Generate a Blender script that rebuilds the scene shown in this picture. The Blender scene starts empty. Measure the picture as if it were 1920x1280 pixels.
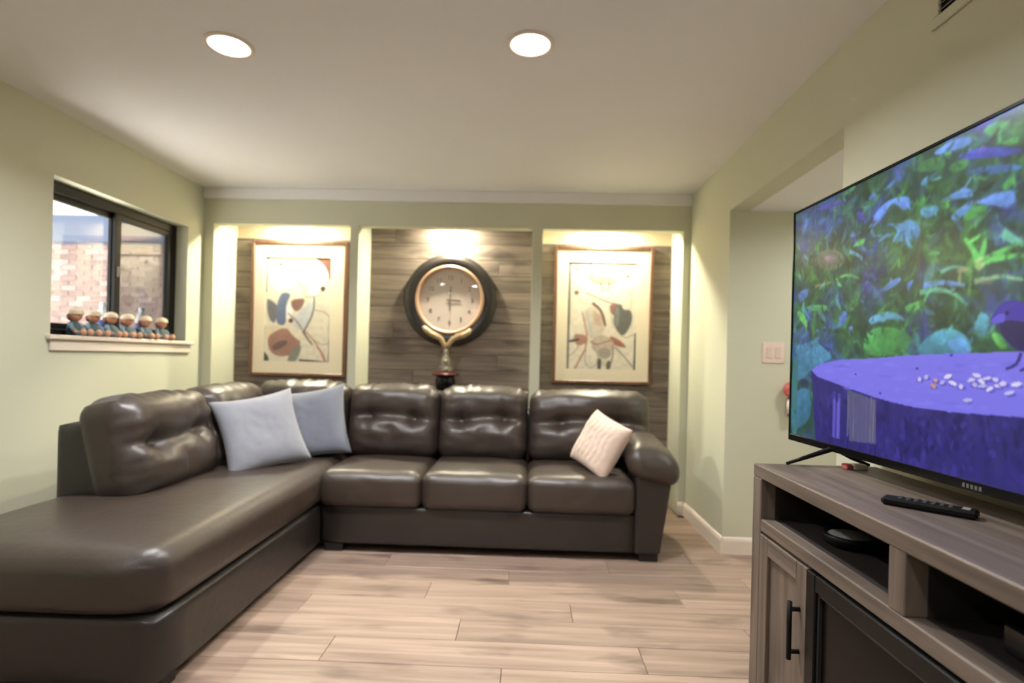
import bpy, math, random
import numpy as np
from mathutils import Matrix, Vector, noise

random.seed(7)
rng = np.random.default_rng(7)
R = math.radians
scene = bpy.context.scene
col = scene.collection

# ------------------------------------------------------------------ camera
YAW, ROLL, CAM_H = R(1.7), R(1.4), 1.17
fw = Vector((-math.sin(YAW), math.cos(YAW), 0))
r0 = Vector((math.cos(YAW), math.sin(YAW), 0))
u0 = Vector((0, 0, 1))
rt = r0 * math.cos(ROLL) + u0 * math.sin(ROLL)
up = u0 * math.cos(ROLL) - r0 * math.sin(ROLL)
cd = bpy.data.cameras.new('camera')
cam = bpy.data.objects.new('camera', cd)
col.objects.link(cam)
M = Matrix.Identity(4)
for i in range(3):
    M[i][0], M[i][1], M[i][2] = rt[i], up[i], -fw[i]
M[2][3] = CAM_H
cam.matrix_world = M
cd.sensor_width = 36
cd.lens = 36 * 1020 / 1920
cd.shift_y = 31.3 / 1920
cd.clip_start = 0.02
cd.dof.use_dof = True
cd.dof.focus_distance = 1.45
cd.dof.aperture_fstop = 2.0
scene.camera = cam

# ------------------------------------------------------------------ world: flat overcast sky
w = bpy.data.worlds.new('world')
scene.world = w
w.use_nodes = True
bg = w.node_tree.nodes['Background']
bg.inputs[0].default_value = (0.93, 0.98, 1.0, 1)
bg.inputs[1].default_value = 2.2

vs = scene.view_settings
vs.view_transform = 'Standard'
vs.look = 'None'
vs.gamma = 1
vs.use_curve_mapping = False
vs.exposure = 0.0

sd = bpy.data.lights.new('sun', 'SUN')
sd.energy = 70.0
sd.angle = R(1.0)
sd.color = (1.0, 0.97, 0.92)
sun = bpy.data.objects.new('sun', sd)
col.objects.link(sun)
sun.rotation_euler = Vector((-0.10, -0.45, -0.89)).to_track_quat('-Z', 'Y').to_euler()   # high, from behind the brick wing

CAN_POWER = 31.0
PUCK_POWER = 35.0
CAN_COL = (1.0, 0.99, 0.985)
PUCK_COL = (1.0, 0.93, 0.70)

# ------------------------------------------------------------------ helpers
def s2l(c):
    c = np.asarray(c, float) / 255.0
    return np.where(c <= 0.04045, c / 12.92, ((c + 0.055) / 1.055) ** 2.4)

WM = {}   # world matrix of every parent

def thing(name, label, cat, loc=(0, 0, 0), group=None):
    o = bpy.data.objects.new(name, None)
    o.empty_display_size = 0.05
    col.objects.link(o)
    o.location = loc
    WM[o] = Matrix.Translation(loc)
    tag(o, label, cat, group)
    return o

def tag(o, label, cat, group=None):
    o['label'] = label
    o['category'] = cat
    if group:
        o['group'] = group
    return o

def link(name, me, mat, parent=None, smooth=False, label=None):
    o = bpy.data.objects.new(name, me)
    col.objects.link(o)
    if mat is not None:
        me.materials.clear()
        me.materials.append(mat)
    if smooth:
        me.polygons.foreach_set('use_smooth', [True] * len(me.polygons))
    if parent is not None:
        o.parent = parent
        o.matrix_parent_inverse = WM.get(parent, Matrix.Identity(4)).inverted()
    if label:
        o['label'] = label
    return o

def struct(o):
    o['kind'] = 'structure'
    return o

class MB:
    """collects shapes, then builds one mesh object (world coordinates)"""
    def __init__(s):
        s.v, s.f = [], []
    def add(s, v, f):
        n = len(s.v)
        s.v += [tuple(p) for p in v]
        s.f += [tuple(i + n for i in q) for q in f]
        return s
    def box(s, a, b, ch=0.0, mat=None):
        a, b = [min(p, q) for p, q in zip(a, b)], [max(p, q) for p, q in zip(a, b)]
        if ch <= 0:
            v = [(x, y, z) for x in (a[0], b[0]) for y in (a[1], b[1]) for z in (a[2], b[2])]
            f = [(0, 1, 3, 2), (4, 6, 7, 5), (0, 4, 5, 1), (2, 3, 7, 6), (0, 2, 6, 4), (1, 5, 7, 3)]
        else:
            v, idx = [], {}
            for ix, sx in enumerate((-1, 1)):
                for iy, sy in enumerate((-1, 1)):
                    for iz, sz in enumerate((-1, 1)):
                        c = [a[0] if sx < 0 else b[0], a[1] if sy < 0 else b[1], a[2] if sz < 0 else b[2]]
                        for ax in range(3):   # vertex lying on the face of axis ax
                            p = [c[k] - (0 if k == ax else (sx, sy, sz)[k] * ch) for k in range(3)]
                            idx[(ix, iy, iz, ax)] = len(v)
                            v.append(tuple(p))
            f = []
            g = lambda t, ax: idx[(t[0], t[1], t[2], ax)]
            for ax in range(3):
                o1, o2 = (ax + 1) % 3, (ax + 2) % 3
                for s_ in (0, 1):
                    q = []
                    for (i, j) in ((0, 0), (1, 0), (1, 1), (0, 1)):
                        t = [0, 0, 0]; t[ax] = s_; t[o1] = i; t[o2] = j
                        q.append(g(t, ax))
                    f.append(tuple(q) if s_ else tuple(reversed(q)))
                # edges parallel to ax
                for i in (0, 1):
                    for j in (0, 1):
                        t0 = [0, 0, 0]; t0[o1] = i; t0[o2] = j
                        t1 = list(t0); t1[ax] = 1
                        q = (g(t0, o1), g(t1, o1), g(t1, o2), g(t0, o2))
                        f.append(tuple(reversed(q)) if i != j else q)
            for ix in (0, 1):
                for iy in (0, 1):
                    for iz in (0, 1):
                        t = (ix, iy, iz)
                        q = (g(t, 0), g(t, 1), g(t, 2))
                        f.append(q if (ix + iy + iz) % 2 else tuple(reversed(q)))
        if mat is not None:
            v = [tuple(mat @ Vector(p)) for p in v]
        return s.add(v, f)
    def tube(s, pts, rad, n=10, cap=True):
        pts = [Vector(p) for p in pts]
        if not hasattr(rad, '__len__'):
            rad = [rad] * len(pts)
        rings, prev = [], None
        for i, p in enumerate(pts):
            d = (pts[min(i + 1, len(pts) - 1)] - pts[max(i - 1, 0)]).normalized()
            if prev is None:
                a = Vector((0, 0, 1)) if abs(d.z) < 0.9 else Vector((1, 0, 0))
            else:
                a = prev
            x = (a - d * a.dot(d)).normalized()
            prev = x
            y = d.cross(x)
            rings.append([tuple(p + (x * math.cos(2 * math.pi * k / n) + y * math.sin(2 * math.pi * k / n)) * rad[i]) for k in range(n)])
        v = [q for rg in rings for q in rg]
        f = []
        for i in range(len(pts) - 1):
            for k in range(n):
                a, b = i * n + k, i * n + (k + 1) % n
                f.append((a, b, b + n, a + n))
        if cap:
            f.append(tuple(reversed(range(n))))
            f.append(tuple((len(pts) - 1) * n + k for k in range(n)))
        return s.add(v, f)
    def lathe(s, prof, n=32, mat=None, cap=True):
        """prof: (radius, height) from bottom to top about +z"""
        v, f = [], []
        for (r, z) in prof:
            for k in range(n):
                a = 2 * math.pi * k / n
                v.append((r * math.cos(a), r * math.sin(a), z))
        for i in range(len(prof) - 1):
            for k in range(n):
                a, b = i * n + k, i * n + (k + 1) % n
                f.append((a, b, b + n, a + n))
        if cap:
            if prof[0][0] > 1e-6: f.append(tuple(reversed(range(n))))
            if prof[-1][0] > 1e-6: f.append(tuple((len(prof) - 1) * n + k for k in range(n)))
        if mat is not None:
            v = [tuple(mat @ Vector(p)) for p in v]
        return s.add(v, f)
    def ball(s, c, r, n=14, m=9, mat=None):
        if not hasattr(r, '__len__'):
            r = (r, r, r)
        v, f = [], []
        for i in range(m + 1):
            t = math.pi * i / m
            for k in range(n):
                a = 2 * math.pi * k / n
                p = Vector((r[0] * math.sin(t) * math.cos(a), r[1] * math.sin(t) * math.sin(a), -r[2] * math.cos(t)))
                if mat is not None: p = mat @ p
                v.append(tuple(p + Vector(c)))
        for i in range(m):
            for k in range(n):
                a, b = i * n + k, i * n + (k + 1) % n
                f.append((a, b, b + n, a + n))
        return s.add(v, f)
    def build(s, name, mat, parent=None, smooth=False, label=None, world=True):
        me = bpy.data.meshes.new(name)
        me.from_pydata(s.v, [], s.f)
        me.validate()
        me.update()
        return link(name, me, mat, parent, smooth, label)

_cache = {}
def rbox_raw(half, r, n):
    """rounded box surface: vertices (N,3) and quads"""
    half = np.array(half, float)
    key = {}
    V, Fc = [], []
    # denser sampling towards the rim
    t = np.linspace(-1, 1, n + 1)
    def vid(p):
        k = tuple(np.round(p, 5))
        if k not in key:
            key[k] = len(V)
            V.append(p)
        return key[k]
    for ax in range(3):
        o1, o2 = (ax + 1) % 3, (ax + 2) % 3
        for s in (-1, 1):
            ids = np.zeros((n + 1, n + 1), int)
            for i in range(n + 1):
                for j in range(n + 1):
                    p = np.zeros(3)
                    p[ax] = s; p[o1] = t[i]; p[o2] = t[j]
                    ids[i, j] = vid(p)
            for i in range(n):
                for j in range(n):
                    q = (ids[i, j], ids[i + 1, j], ids[i + 1, j + 1], ids[i, j + 1])
                    Fc.append(q if s > 0 else q[::-1])
    return np.array(V), Fc

def rbox(half, r, n=20):
    if n not in _cache:
        _cache[n] = rbox_raw(half, r, n)
    U, Fc = _cache[n]
    half = np.array(half, float)
    r = min(r, half.min() * 0.999)
    # pull samples so that the rim bands get enough of them
    P = U * half
    inner = np.clip(P, -(half - r), half - r)
    d = P - inner
    L = np.linalg.norm(d, axis=1, keepdims=True)
    Q = inner + np.where(L > 1e-9, d / np.maximum(L, 1e-9) * r, 0)
    return Q, U, Fc

def soft(name, Q, Fc, mat, parent, matrix, label=None):
    me = bpy.data.meshes.new(name)
    me.from_pydata([tuple(matrix @ Vector(p)) for p in Q], [], Fc)
    me.update()
    return link(name, me, mat, parent, True, label)

def nz(p, sc, seed=0.0):
    return noise.noise(Vector((p[0] * sc[0] + seed, p[1] * sc[1] + seed * 1.7, p[2] * sc[2] - seed)))

# ------------------------------------------------------------------ materials
def newmat(name):
    m = bpy.data.materials.new(name)
    m.use_nodes = True
    nt = m.node_tree
    return m, nt, nt.nodes['Principled BSDF']

def lin(c):
    a = s2l(c)
    return (float(a[0]), float(a[1]), float(a[2]), 1)

def simple(name, c, rough=0.5, metal=0.0, bump=0.0, bscale=40, var=0.0, vscale=6, spec=None, coat=0.0):
    m, nt, b = newmat(name)
    N, L = nt.nodes, nt.links
    base = lin(c)
    b.inputs['Base Color'].default_value = base
    b.inputs['Roughness'].default_value = rough
    b.inputs['Metallic'].default_value = metal
    if spec is not None: b.inputs['Specular IOR Level'].default_value = spec
    if coat: b.inputs['Coat Weight'].default_value = coat
    tc = N.new('ShaderNodeTexCoord')
    if var > 0:
        n1 = N.new('ShaderNodeTexNoise'); n1.inputs['Scale'].default_value = vscale; n1.inputs['Detail'].default_value = 4
        L.new(tc.outputs['Object'], n1.inputs['Vector'])
        mx = N.new('ShaderNodeMix'); mx.data_type = 'RGBA'
        mx.inputs['A'].default_value = tuple(x * (1 - var) for x in base[:3]) + (1,)
        mx.inputs['B'].default_value = tuple(min(1, x * (1 + var)) for x in base[:3]) + (1,)
        L.new(n1.outputs['Fac'], mx.inputs['Factor'])
        L.new(mx.outputs['Result'], b.inputs['Base Color'])
    if bump > 0:
        n2 = N.new('ShaderNodeTexNoise'); n2.inputs['Scale'].default_value = bscale; n2.inputs['Detail'].default_value = 3
        L.new(tc.outputs['Object'], n2.inputs['Vector'])
        bp = N.new('ShaderNodeBump'); bp.inputs['Strength'].default_value = bump; bp.inputs['Distance'].default_value = 0.002
        L.new(n2.outputs['Fac'], bp.inputs['Height'])
        L.new(bp.outputs['Normal'], b.inputs['Normal'])
    return m

def wood(name, c1, c2, knot, axis='x', rough=0.5, grain=26, objvar=0.25, streak=1.6):
    """grain runs along axis; tone differs from board to board (object random)"""
    m, nt, b = newmat(name)
    N, L = nt.nodes, nt.links
    geo = N.new('ShaderNodeNewGeometry')
    oi = N.new('ShaderNodeObjectInfo')
    off = N.new('ShaderNodeVectorMath'); off.operation = 'SCALE'
    cmb = N.new('ShaderNodeCombineXYZ')
    L.new(oi.outputs['Random'], cmb.inputs[0]); L.new(oi.outputs['Random'], cmb.inputs[1]); L.new(oi.outputs['Random'], cmb.inputs[2])
    L.new(cmb.outputs[0], off.inputs[0]); off.inputs['Scale'].default_value = 37.0
    addv = N.new('ShaderNodeVectorMath'); addv.operation = 'ADD'
    L.new(geo.outputs['Position'], addv.inputs[0]); L.new(off.outputs[0], addv.inputs[1])
    mp = N.new('ShaderNodeMapping')
    sc = {'x': (streak, grain, grain), 'y': (grain, streak, grain), 'z': (grain, grain, streak)}[axis]
    mp.inputs['Scale'].default_value = sc
    L.new(addv.outputs[0], mp.inputs['Vector'])
    n1 = N.new('ShaderNodeTexNoise'); n1.inputs['Scale'].default_value = 1.0; n1.inputs['Detail'].default_value = 5; n1.inputs['Distortion'].default_value = 0.6
    L.new(mp.outputs[0], n1.inputs['Vector'])
    cr = N.new('ShaderNodeValToRGB')
    cr.color_ramp.elements[0].position = 0.30; cr.color_ramp.elements[0].color = lin(c1)
    cr.color_ramp.elements[1].position = 0.68; cr.color_ramp.elements[1].color = lin(c2)
    L.new(n1.outputs['Fac'], cr.inputs['Fac'])
    # knots and dark mineral streaks
    mp2 = N.new('ShaderNodeMapping')
    sc2 = {'x': (2.2, 7.0, 7.0), 'y': (7.0, 2.2, 7.0), 'z': (7.0, 7.0, 2.2)}[axis]
    mp2.inputs['Scale'].default_value = sc2
    L.new(addv.outputs[0], mp2.inputs['Vector'])
    n2 = N.new('ShaderNodeTexNoise'); n2.inputs['Scale'].default_value = 1.0; n2.inputs['Detail'].default_value = 3
    L.new(mp2.outputs[0], n2.inputs['Vector'])
    k = N.new('ShaderNodeMapRange'); k.inputs['From Min'].default_value = 0.57; k.inputs['From Max'].default_value = 0.74
    L.new(n2.outputs['Fac'], k.inputs['Value'])
    mx = N.new('ShaderNodeMix'); mx.data_type = 'RGBA'
    L.new(k.outputs[0], mx.inputs['Factor']); L.new(cr.outputs[0], mx.inputs['A']); mx.inputs['B'].default_value = lin(knot)
    hs = N.new('ShaderNodeHueSaturation')
    mr = N.new('ShaderNodeMapRange'); mr.inputs['To Min'].default_value = 1 - objvar; mr.inputs['To Max'].default_value = 1 + objvar
    L.new(oi.outputs['Random'], mr.inputs['Value']); L.new(mr.outputs[0], hs.inputs['Value'])
    L.new(mx.outputs['Result'], hs.inputs['Color'])
    L.new(hs.outputs[0], b.inputs['Base Color'])
    b.inputs['Roughness'].default_value = rough
    bp = N.new('ShaderNodeBump'); bp.inputs['Strength'].default_value = 0.25; bp.inputs['Distance'].default_value = 0.002
    L.new(n1.outputs['Fac'], bp.inputs['Height']); L.new(bp.outputs['Normal'], b.inputs['Normal'])
    return m

def leather(name, c):
    m, nt, b = newmat(name)
    N, L = nt.nodes, nt.links
    tc = N.new('ShaderNodeTexCoord')
    n1 = N.new('ShaderNodeTexNoise'); n1.inputs['Scale'].default_value = 5; n1.inputs['Detail'].default_value = 5
    L.new(tc.outputs['Object'], n1.inputs['Vector'])
    mx = N.new('ShaderNodeMix'); mx.data_type = 'RGBA'
    base = lin(c)
    mx.inputs['A'].default_value = tuple(x * 0.78 for x in base[:3]) + (1,)
    mx.inputs['B'].default_value = tuple(x * 1.25 for x in base[:3]) + (1,)
    L.new(n1.outputs['Fac'], mx.inputs['Factor']); L.new(mx.outputs['Result'], b.inputs['Base Color'])
    v = N.new('ShaderNodeTexVoronoi'); v.inputs['Scale'].default_value = 260
    L.new(tc.outputs['Object'], v.inputs['Vector'])
    n2 = N.new('ShaderNodeTexNoise'); n2.inputs['Scale'].default_value = 22; n2.inputs['Detail'].default_value = 4
    L.new(tc.outputs['Object'], n2.inputs['Vector'])
    b1 = N.new('ShaderNodeBump'); b1.inputs['Strength'].default_value = 0.18; b1.inputs['Distance'].default_value = 0.001
    L.new(v.outputs['Distance'], b1.inputs['Height'])
    b2 = N.new('ShaderNodeBump'); b2.inputs['Strength'].default_value = 0.35; b2.inputs['Distance'].default_value = 0.006
    L.new(n2.outputs['Fac'], b2.inputs['Height']); L.new(b1.outputs['Normal'], b2.inputs['Normal'])
    L.new(b2.outputs['Normal'], b.inputs['Normal'])
    b.inputs['Roughness'].default_value = 0.41
    b.inputs['Specular IOR Level'].default_value = 0.7
    return m

def glass_mat(name, gloss=0.08, tint=(1, 1, 1), rough=0.02):
    m = bpy.data.materials.new(name); m.use_nodes = True
    nt = m.node_tree; N, L = nt.nodes, nt.links
    N.remove(N['Principled BSDF'])
    t = N.new('ShaderNodeBsdfTransparent'); t.inputs[0].default_value = (*tint, 1)
    g = N.new('ShaderNodeBsdfGlossy'); g.inputs['Roughness'].default_value = rough
    mx = N.new('ShaderNodeMixShader'); mx.inputs[0].default_value = gloss
    L.new(t.outputs[0], mx.inputs[1]); L.new(g.outputs[0], mx.inputs[2])
    L.new(mx.outputs[0], N['Material Output'].inputs['Surface'])
    return m

def emit(name, c, s):
    m = bpy.data.materials.new(name); m.use_nodes = True
    nt = m.node_tree; N, L = nt.nodes, nt.links
    N.remove(N['Principled BSDF'])
    e = N.new('ShaderNodeEmission'); e.inputs[0].default_value = (*c, 1); e.inputs[1].default_value = s
    L.new(e.outputs[0], N['Material Output'].inputs['Surface'])
    return m

WALL = simple('sage_wall_paint', (205, 205, 183), 0.75, bump=0.12, bscale=120, var=0.02, vscale=2)
CREAMW = simple('tan_wall_paint', (205, 190, 160), 0.75, bump=0.1, bscale=120, var=0.02)
CEIL = simple('ceiling_paint', (236, 235, 236), 0.85, bump=0.15, bscale=150, var=0.02, vscale=3)
TRIMW = simple('white_trim_paint', (232, 218, 204), 0.45, var=0.02)
FLOORW = wood('grey_oak_plank', (126, 106, 94), (166, 143, 128), (86, 71, 63), 'x', 0.42, 24, 0.12, 1.2)
BARN = wood('weathered_barn_board', (94, 84, 76), (134, 120, 108), (72, 62, 56), 'x', 0.7, 34, 0.09, 1.5)
STANDH = wood('grey_wash_wood_grain_along', (90, 79, 70), (122, 109, 98), (78, 68, 61), 'y', 0.5, 40, 0.05, 1.8)
STANDV = wood('grey_wash_wood_grain_upright', (90, 79, 70), (120, 107, 96), (78, 68, 61), 'z', 0.5, 40, 0.05, 1.8)
STANDX = wood('grey_wash_wood_grain_across', (90, 79, 70), (120, 107, 96), (78, 68, 61), 'x', 0.5, 40, 0.05, 1.8)
LEATHER = leather('dark_brown_leather', (60, 50, 44))
LEATHER_SHADE = leather('dark_brown_leather_in_shade', (38, 33, 30))  # same leather; shade on base, frames and arm is put into the colour
FOOTM = simple('black_sofa_foot', (24, 22, 21), 0.5)
BLACK = simple('black_plastic', (14, 14, 15), 0.42, spec=.22)
GLOSSB = simple('gloss_black', (10, 10, 11), 0.18, spec=.3)
BRONZE = simple('dark_bronze_frame', (24, 23, 22), 0.45, var=0.05, spec=.25)
TV_SHAPES = [
('p',(35,62,50),1.00,0,[(431,557),(449,529),(498,535),(503,556),(441,572)]),
('p',(115,112,100),0.75,0,[(85,231),(114,206),(151,209),(191,238),(205,274),(184,301),(140,293),(101,271)]),
('p',(150,120,150),0.60,0,[(124,234),(152,238),(184,263),(162,275),(134,257)]),
('k',(72,80,62),0.80,7,[(416,207),(410,317),(412,412),(404,638)]),
('p',(66,125,72),1.00,0,[(397,40),(425,24),(463,48),(463,82),(415,67)]),
('p',(66,140,75),1.00,0,[(468,85),(483,73),(511,84),(507,109),(479,106)]),
('p',(62,75,190),1.00,0,[(483,58),(535,66),(597,113),(600,130),(547,107),(502,81)]),
('p',(60,110,180),1.00,0,[(498,117),(536,120),(600,155),(597,171),(539,149)]),
('p',(110,90,215),0.70,0,[(525,79),(531,60),(540,69),(538,88)]),
('p',(75,165,90),1.00,0,[(532,21),(549,10),(575,24),(578,52),(546,50)]),
('p',(90,180,190),1.00,0,[(537,17),(561,10),(549,27)]),
('p',(75,170,85),1.00,0,[(564,77),(591,77),(594,101),(573,92)]),
('p',(100,150,235),1.00,0,[(436,16),(474,6),(510,16),(517,40),(499,45),(462,34),(447,31)]),
('p',(95,190,95),1.00,0,[(457,34),(478,40),(470,61)]),
('p',(80,170,90),1.00,0,[(568,192),(583,176),(586,202),(572,214)]),
('p',(105,155,240),1.00,0,[(520,216),(548,207),(580,213),(590,226),(588,260),(577,261),(548,234)]),
('p',(105,160,235),1.00,0,[(455,176),(482,165),(503,161),(517,177),(520,199),(480,185)]),
('p',(95,150,220),1.00,0,[(473,232),(500,213),(522,207),(514,230),(491,261)]),
('p',(75,160,80),1.00,0,[(520,223),(549,237),(532,259),(505,261),(500,248)]),
('p',(100,145,230),1.00,0,[(276,185),(285,149),(316,113),(352,107),(387,125),(388,161),(369,164),(343,118),(317,160),(296,180)]),
('p',(90,155,205),1.00,0,[(411,176),(450,184),(453,208),(429,219),(412,200)]),
('p',(85,175,90),1.00,0,[(405,150),(422,140),(420,173)]),
('p',(90,150,205),1.00,0,[(407,97),(423,80),(427,108),(416,109)]),
('p',(100,175,200),1.00,0,[(432,100),(453,99),(459,108),(440,106)]),
('p',(90,150,210),1.00,0,[(339,261),(361,221),(324,184),(364,206),(382,194),(400,214),(415,244),(410,268),(396,278),(380,265)]),
('p',(90,150,200),1.00,0,[(301,243),(325,222),(345,226),(319,241)]),
('p',(85,75,190),1.00,0,[(77,18),(137,22),(182,28),(198,48),(137,42)]),
('p',(100,200,90),1.00,0,[(225,233),(244,212),(271,214),(260,232)]),
('p',(90,140,225),1.00,0,[(216,187),(227,169),(240,188),(228,197)]),
('p',(75,70,190),1.00,0,[(234,103),(246,100),(270,151),(259,151)]),
('p',(80,110,200),1.00,0,[(272,64),(294,62),(298,82),(280,81)]),
('p',(95,190,95),1.00,0,[(455,187),(473,188),(475,208),(463,202)]),
('k',(100,205,105),1.00,20,[(531,384),(521,345),(505,309)]),
('k',(100,205,105),1.00,20,[(532,385),(541,349),(542,307)]),
('k',(100,205,105),1.00,20,[(535,387),(559,374),(586,363)]),
('k',(100,205,105),1.00,20,[(535,389),(563,385),(605,392)]),
('k',(110,205,170),1.00,22,[(570,318),(590,351),(604,365)]),
('k',(100,180,150),1.00,12,[(459,394),(483,382),(518,401)]),
('k',(150,150,110),1.00,14,[(493,397),(509,401),(520,408)]),
('k',(100,150,225),1.00,18,[(423,426),(464,423),(508,445)]),
('k',(100,185,150),1.00,16,[(415,446),(452,443),(487,461),(513,503)]),
('k',(135,190,140),1.00,14,[(525,439),(564,433),(605,454)]),
('p',(150,135,130),0.50,0,[(531,434),(552,436),(564,449),(553,455),(536,448)]),
('k',(110,185,90),0.60,12,[(518,404),(517,450),(515,477)]),
('p',(165,205,130),0.90,0,[(522,392),(530,371),(541,378),(544,401),(531,414)]),
('p',(85,135,205),1.00,0,[(316,418),(336,393),(367,381),(370,398),(336,422)]),
('p',(80,125,210),1.00,0,[(383,405),(403,398),(386,444)]),
('k',(95,160,195),1.00,14,[(216,246),(248,268),(272,313)]),
('k',(100,185,110),1.00,12,[(172,340),(214,330),(254,360)]),
('k',(135,130,90),1.00,10,[(93,350),(155,347)]),
('p',(100,200,100),1.00,0,[(228,232),(266,216),(263,236)]),
('p',(85,175,115),1.00,0,[(424,329),(445,322),(460,334),(450,342)]),
('p',(95,195,105),1.00,0,[(378,482),(410,472),(434,469),(421,489),(399,508),(384,502)]),
('p',(80,170,85),0.70,0,[(270,564),(325,539),(389,568),(401,600),(372,645),(271,646)]),
('p',(95,160,200),1.00,0,[(283,509),(325,491),(363,503),(388,533),(351,517),(305,528),(287,535)]),
('p',(75,145,170),1.00,0,[(410,623),(444,576),(479,561),(514,588),(528,641),(416,645)]),
('p',(95,155,215),1.00,0,[(472,603),(508,591),(528,641),(490,641)]),
('p',(85,155,180),1.00,0,[(525,572),(537,520),(554,542),(547,599),(530,592)]),
('p',(105,195,90),1.00,0,[(555,590),(566,581),(586,626),(571,632)]),
('p',(95,190,85),1.00,0,[(10,443),(44,448),(66,503),(62,533)]),
('p',(80,160,90),1.00,0,[(54,424),(143,434),(144,463),(70,452)]),
('p',(80,120,190),1.00,0,[(19,359),(62,348),(63,389),(26,409)]),
('p',(85,120,200),1.00,0,[(188,469),(217,474),(210,527),(185,534)]),
('p',(110,140,220),1.00,0,[(219,537),(231,529),(239,548),(223,556)]),
('p',(70,130,165),1.00,0,[(9,604),(63,585),(99,582),(143,617),(171,656),(116,676),(30,763),(7,744)]),
('p',(60,115,150),1.00,0,[(0,815),(73,773),(92,836),(83,926),(2,992)]),
]
TV_PARTS = {
'top':[(85,705),(120,677),(199,659),(307,654),(390,644),(503,639),(608,637),(658,639),(725,662),(727,782),(611,804),(486,813),(393,810),(310,794),(210,764),(111,732)],
'side':[(85,705),(111,732),(210,764),(310,794),(393,810),(486,813),(611,804),(727,782),(729,1000),(397,1031),(111,1002)],
'strip1':[(165,773),(201,783),(209,968),(170,965)],
'strip2':[(221,773),(310,803),(313,957),(232,967)],
'bird':[(552,555),(558,536),(563,525),(572,507),(584,502),(599,507),(625,525),(657,554),(690,587),(719,617),(690,622),(658,642),(623,647),(608,638),(592,629),(575,597),(566,560)],
'belly':[(567,562),(583,553),(615,565),(637,602),(623,642),(608,637),(592,626),(575,596)],
'leg':[(604,641),(598,671),(581,683)],
'leg2':[(623,642),(616,673),(603,687)],
'nuts':[(454,721),(450,739),(468,727),(489,727),(505,736),(524,715),(530,728),(541,716),(551,709),(565,711),(543,731),(556,737),(569,728),(588,744),(518,773),(598,721),(577,721),(419,721),(434,713),(479,708),(533,702)],
'dots':[(321,776),(413,687),(247,714),(485,645)],
}
# ------------------------------------------------------------------ room shell
XL, XR, D, HC = -2.572, 1.222, 4.2, 2.45
YB = -2.7          # wall behind the camera
RY = 4.55          # rear of the alcoves
NX = 2.7           # far side of the right-hand niche
NY0, NY1, NZ = 2.18, 3.39, 2.112

floor = struct(MB().box((XL - .3, YB - .12, -.12), (NX + .12, RY + .12, -.012)).build('floor', simple('floor_underlay', (90, 80, 72), 0.9)))
# individual planks, laid across the room
PW = 0.19
protos = {}
def plank_mesh(L, W, T, ch, key):
    k = (round(L, 3), round(W, 3), key)
    if k not in protos:
        me = bpy.data.meshes.new('plank')
        b = MB().box((-L / 2, -W / 2, -T), (L / 2, W / 2, 0), ch)
        me.from_pydata(b.v, [], b.f); me.update()
        protos[k] = me
    return protos[k]
y = YB
row = 0
while y < RY - 0.01:
    wd = min(PW, RY - y)
    xs, xe = XL, (NX if NY0 - .1 < y + wd / 2 < NY1 else XR + .0)
    if y + wd / 2 > D: xs, xe = XL + .08, XR - .06
    x = xs
    first = [0.55, 1.05, 0.3, 0.85, 1.25][row % 5]
    while x < xe - 1e-4:
        L = first if x == xs else 1.25
        L = min(L, xe - x)
        if xe - x - L < 0.15: L = xe - x
        me = plank_mesh(L - .0016, wd - .0016, .012, .0018, 'f')
        o = bpy.data.objects.new('plank', me); col.objects.link(o)
        if not me.materials: me.materials.append(FLOORW)
        o.parent = floor
        o.location = (x + L / 2, y + wd / 2, 0)
        x += L
    y += wd
    row += 1

struct(MB().box((XL - .3, YB - .12, HC), (NX + .12, RY + .2, HC + .12)).build('ceiling', CEIL))

# left wall with the window opening
WY0, WY1, WZ0, WZ1 = 2.85, 4.005, 1.238, 2.097
b = MB()
x0, x1 = XL - .16, XL
b.box((x0, YB, -.0), (x1, WY0, HC)); b.box((x0, WY1, 0), (x1, RY + .1, HC))
b.box((x0, WY0, 0), (x1, WY1, WZ0)); b.box((x0, WY0, WZ1), (x1, WY1, HC))
struct(b.build('wall_left', WALL))

# back wall: header and posts around three alcoves
AL = (-2.49, -1.408); AM = (-1.343, 0.012); AR = (0.09, 1.166)
HB = 2.173
b = MB()
b.box((XL, D, HB), (XR, D + .09, HC))
for (p, q) in ((XL, AL[0]), (AL[1], AM[0]), (AM[1], AR[0]), (AR[1], XR)):
    b.box((p, D, 0), (q, D + .09, HB))
    b.box((p, D + .09, 0), (q, RY, HC))
struct(b.build('wall_back', WALL))
struct(MB().box((XL, D - .018, 2.365), (XR, D, HC), .003).build('trim_1', CEIL))

# alcove rear walls with horizontal boards
def alcove(name, x0, x1, top):
    wl = struct(MB().box((x0, RY, 0), (x1, RY + .1, HC)).build(name, CREAMW))
    z, i = 0.0, 0
    BH = 0.132
    while z < top - 0.01:
        h = min(BH, top - z)
        cut = x0 + (x1 - x0) * [0.62, 0.28, 0.8, 0.45, 0.15, 0.7][i % 6]
        for (p, q) in ((x0, cut), (cut, x1)):
            L = q - p
            k = ('b', round(L, 3), round(h, 3))
            if k not in protos:
                me = bpy.data.meshes.new('board')
                bb = MB().box((-L / 2 + .0008, -.014, .0012), (L / 2 - .0008, 0, h - .0012), .0022)
                me.from_pydata(bb.v, [], bb.f); me.update(); me.materials.append(BARN)
                protos[k] = me
            o = bpy.data.objects.new('plank', protos[k]); col.objects.link(o)
            o.parent = wl
            o.location = ((p + q) / 2, RY - random.random() * .002, z)
        z += h; i += 1
    return wl
alcove('wall_alcove_left', AL[0], AL[1], 2.132)
alcove('wall_alcove_middle', AM[0], AM[1], 2.40)
alcove('wall_alcove_right', AR[0], AR[1], 2.132)
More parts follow.
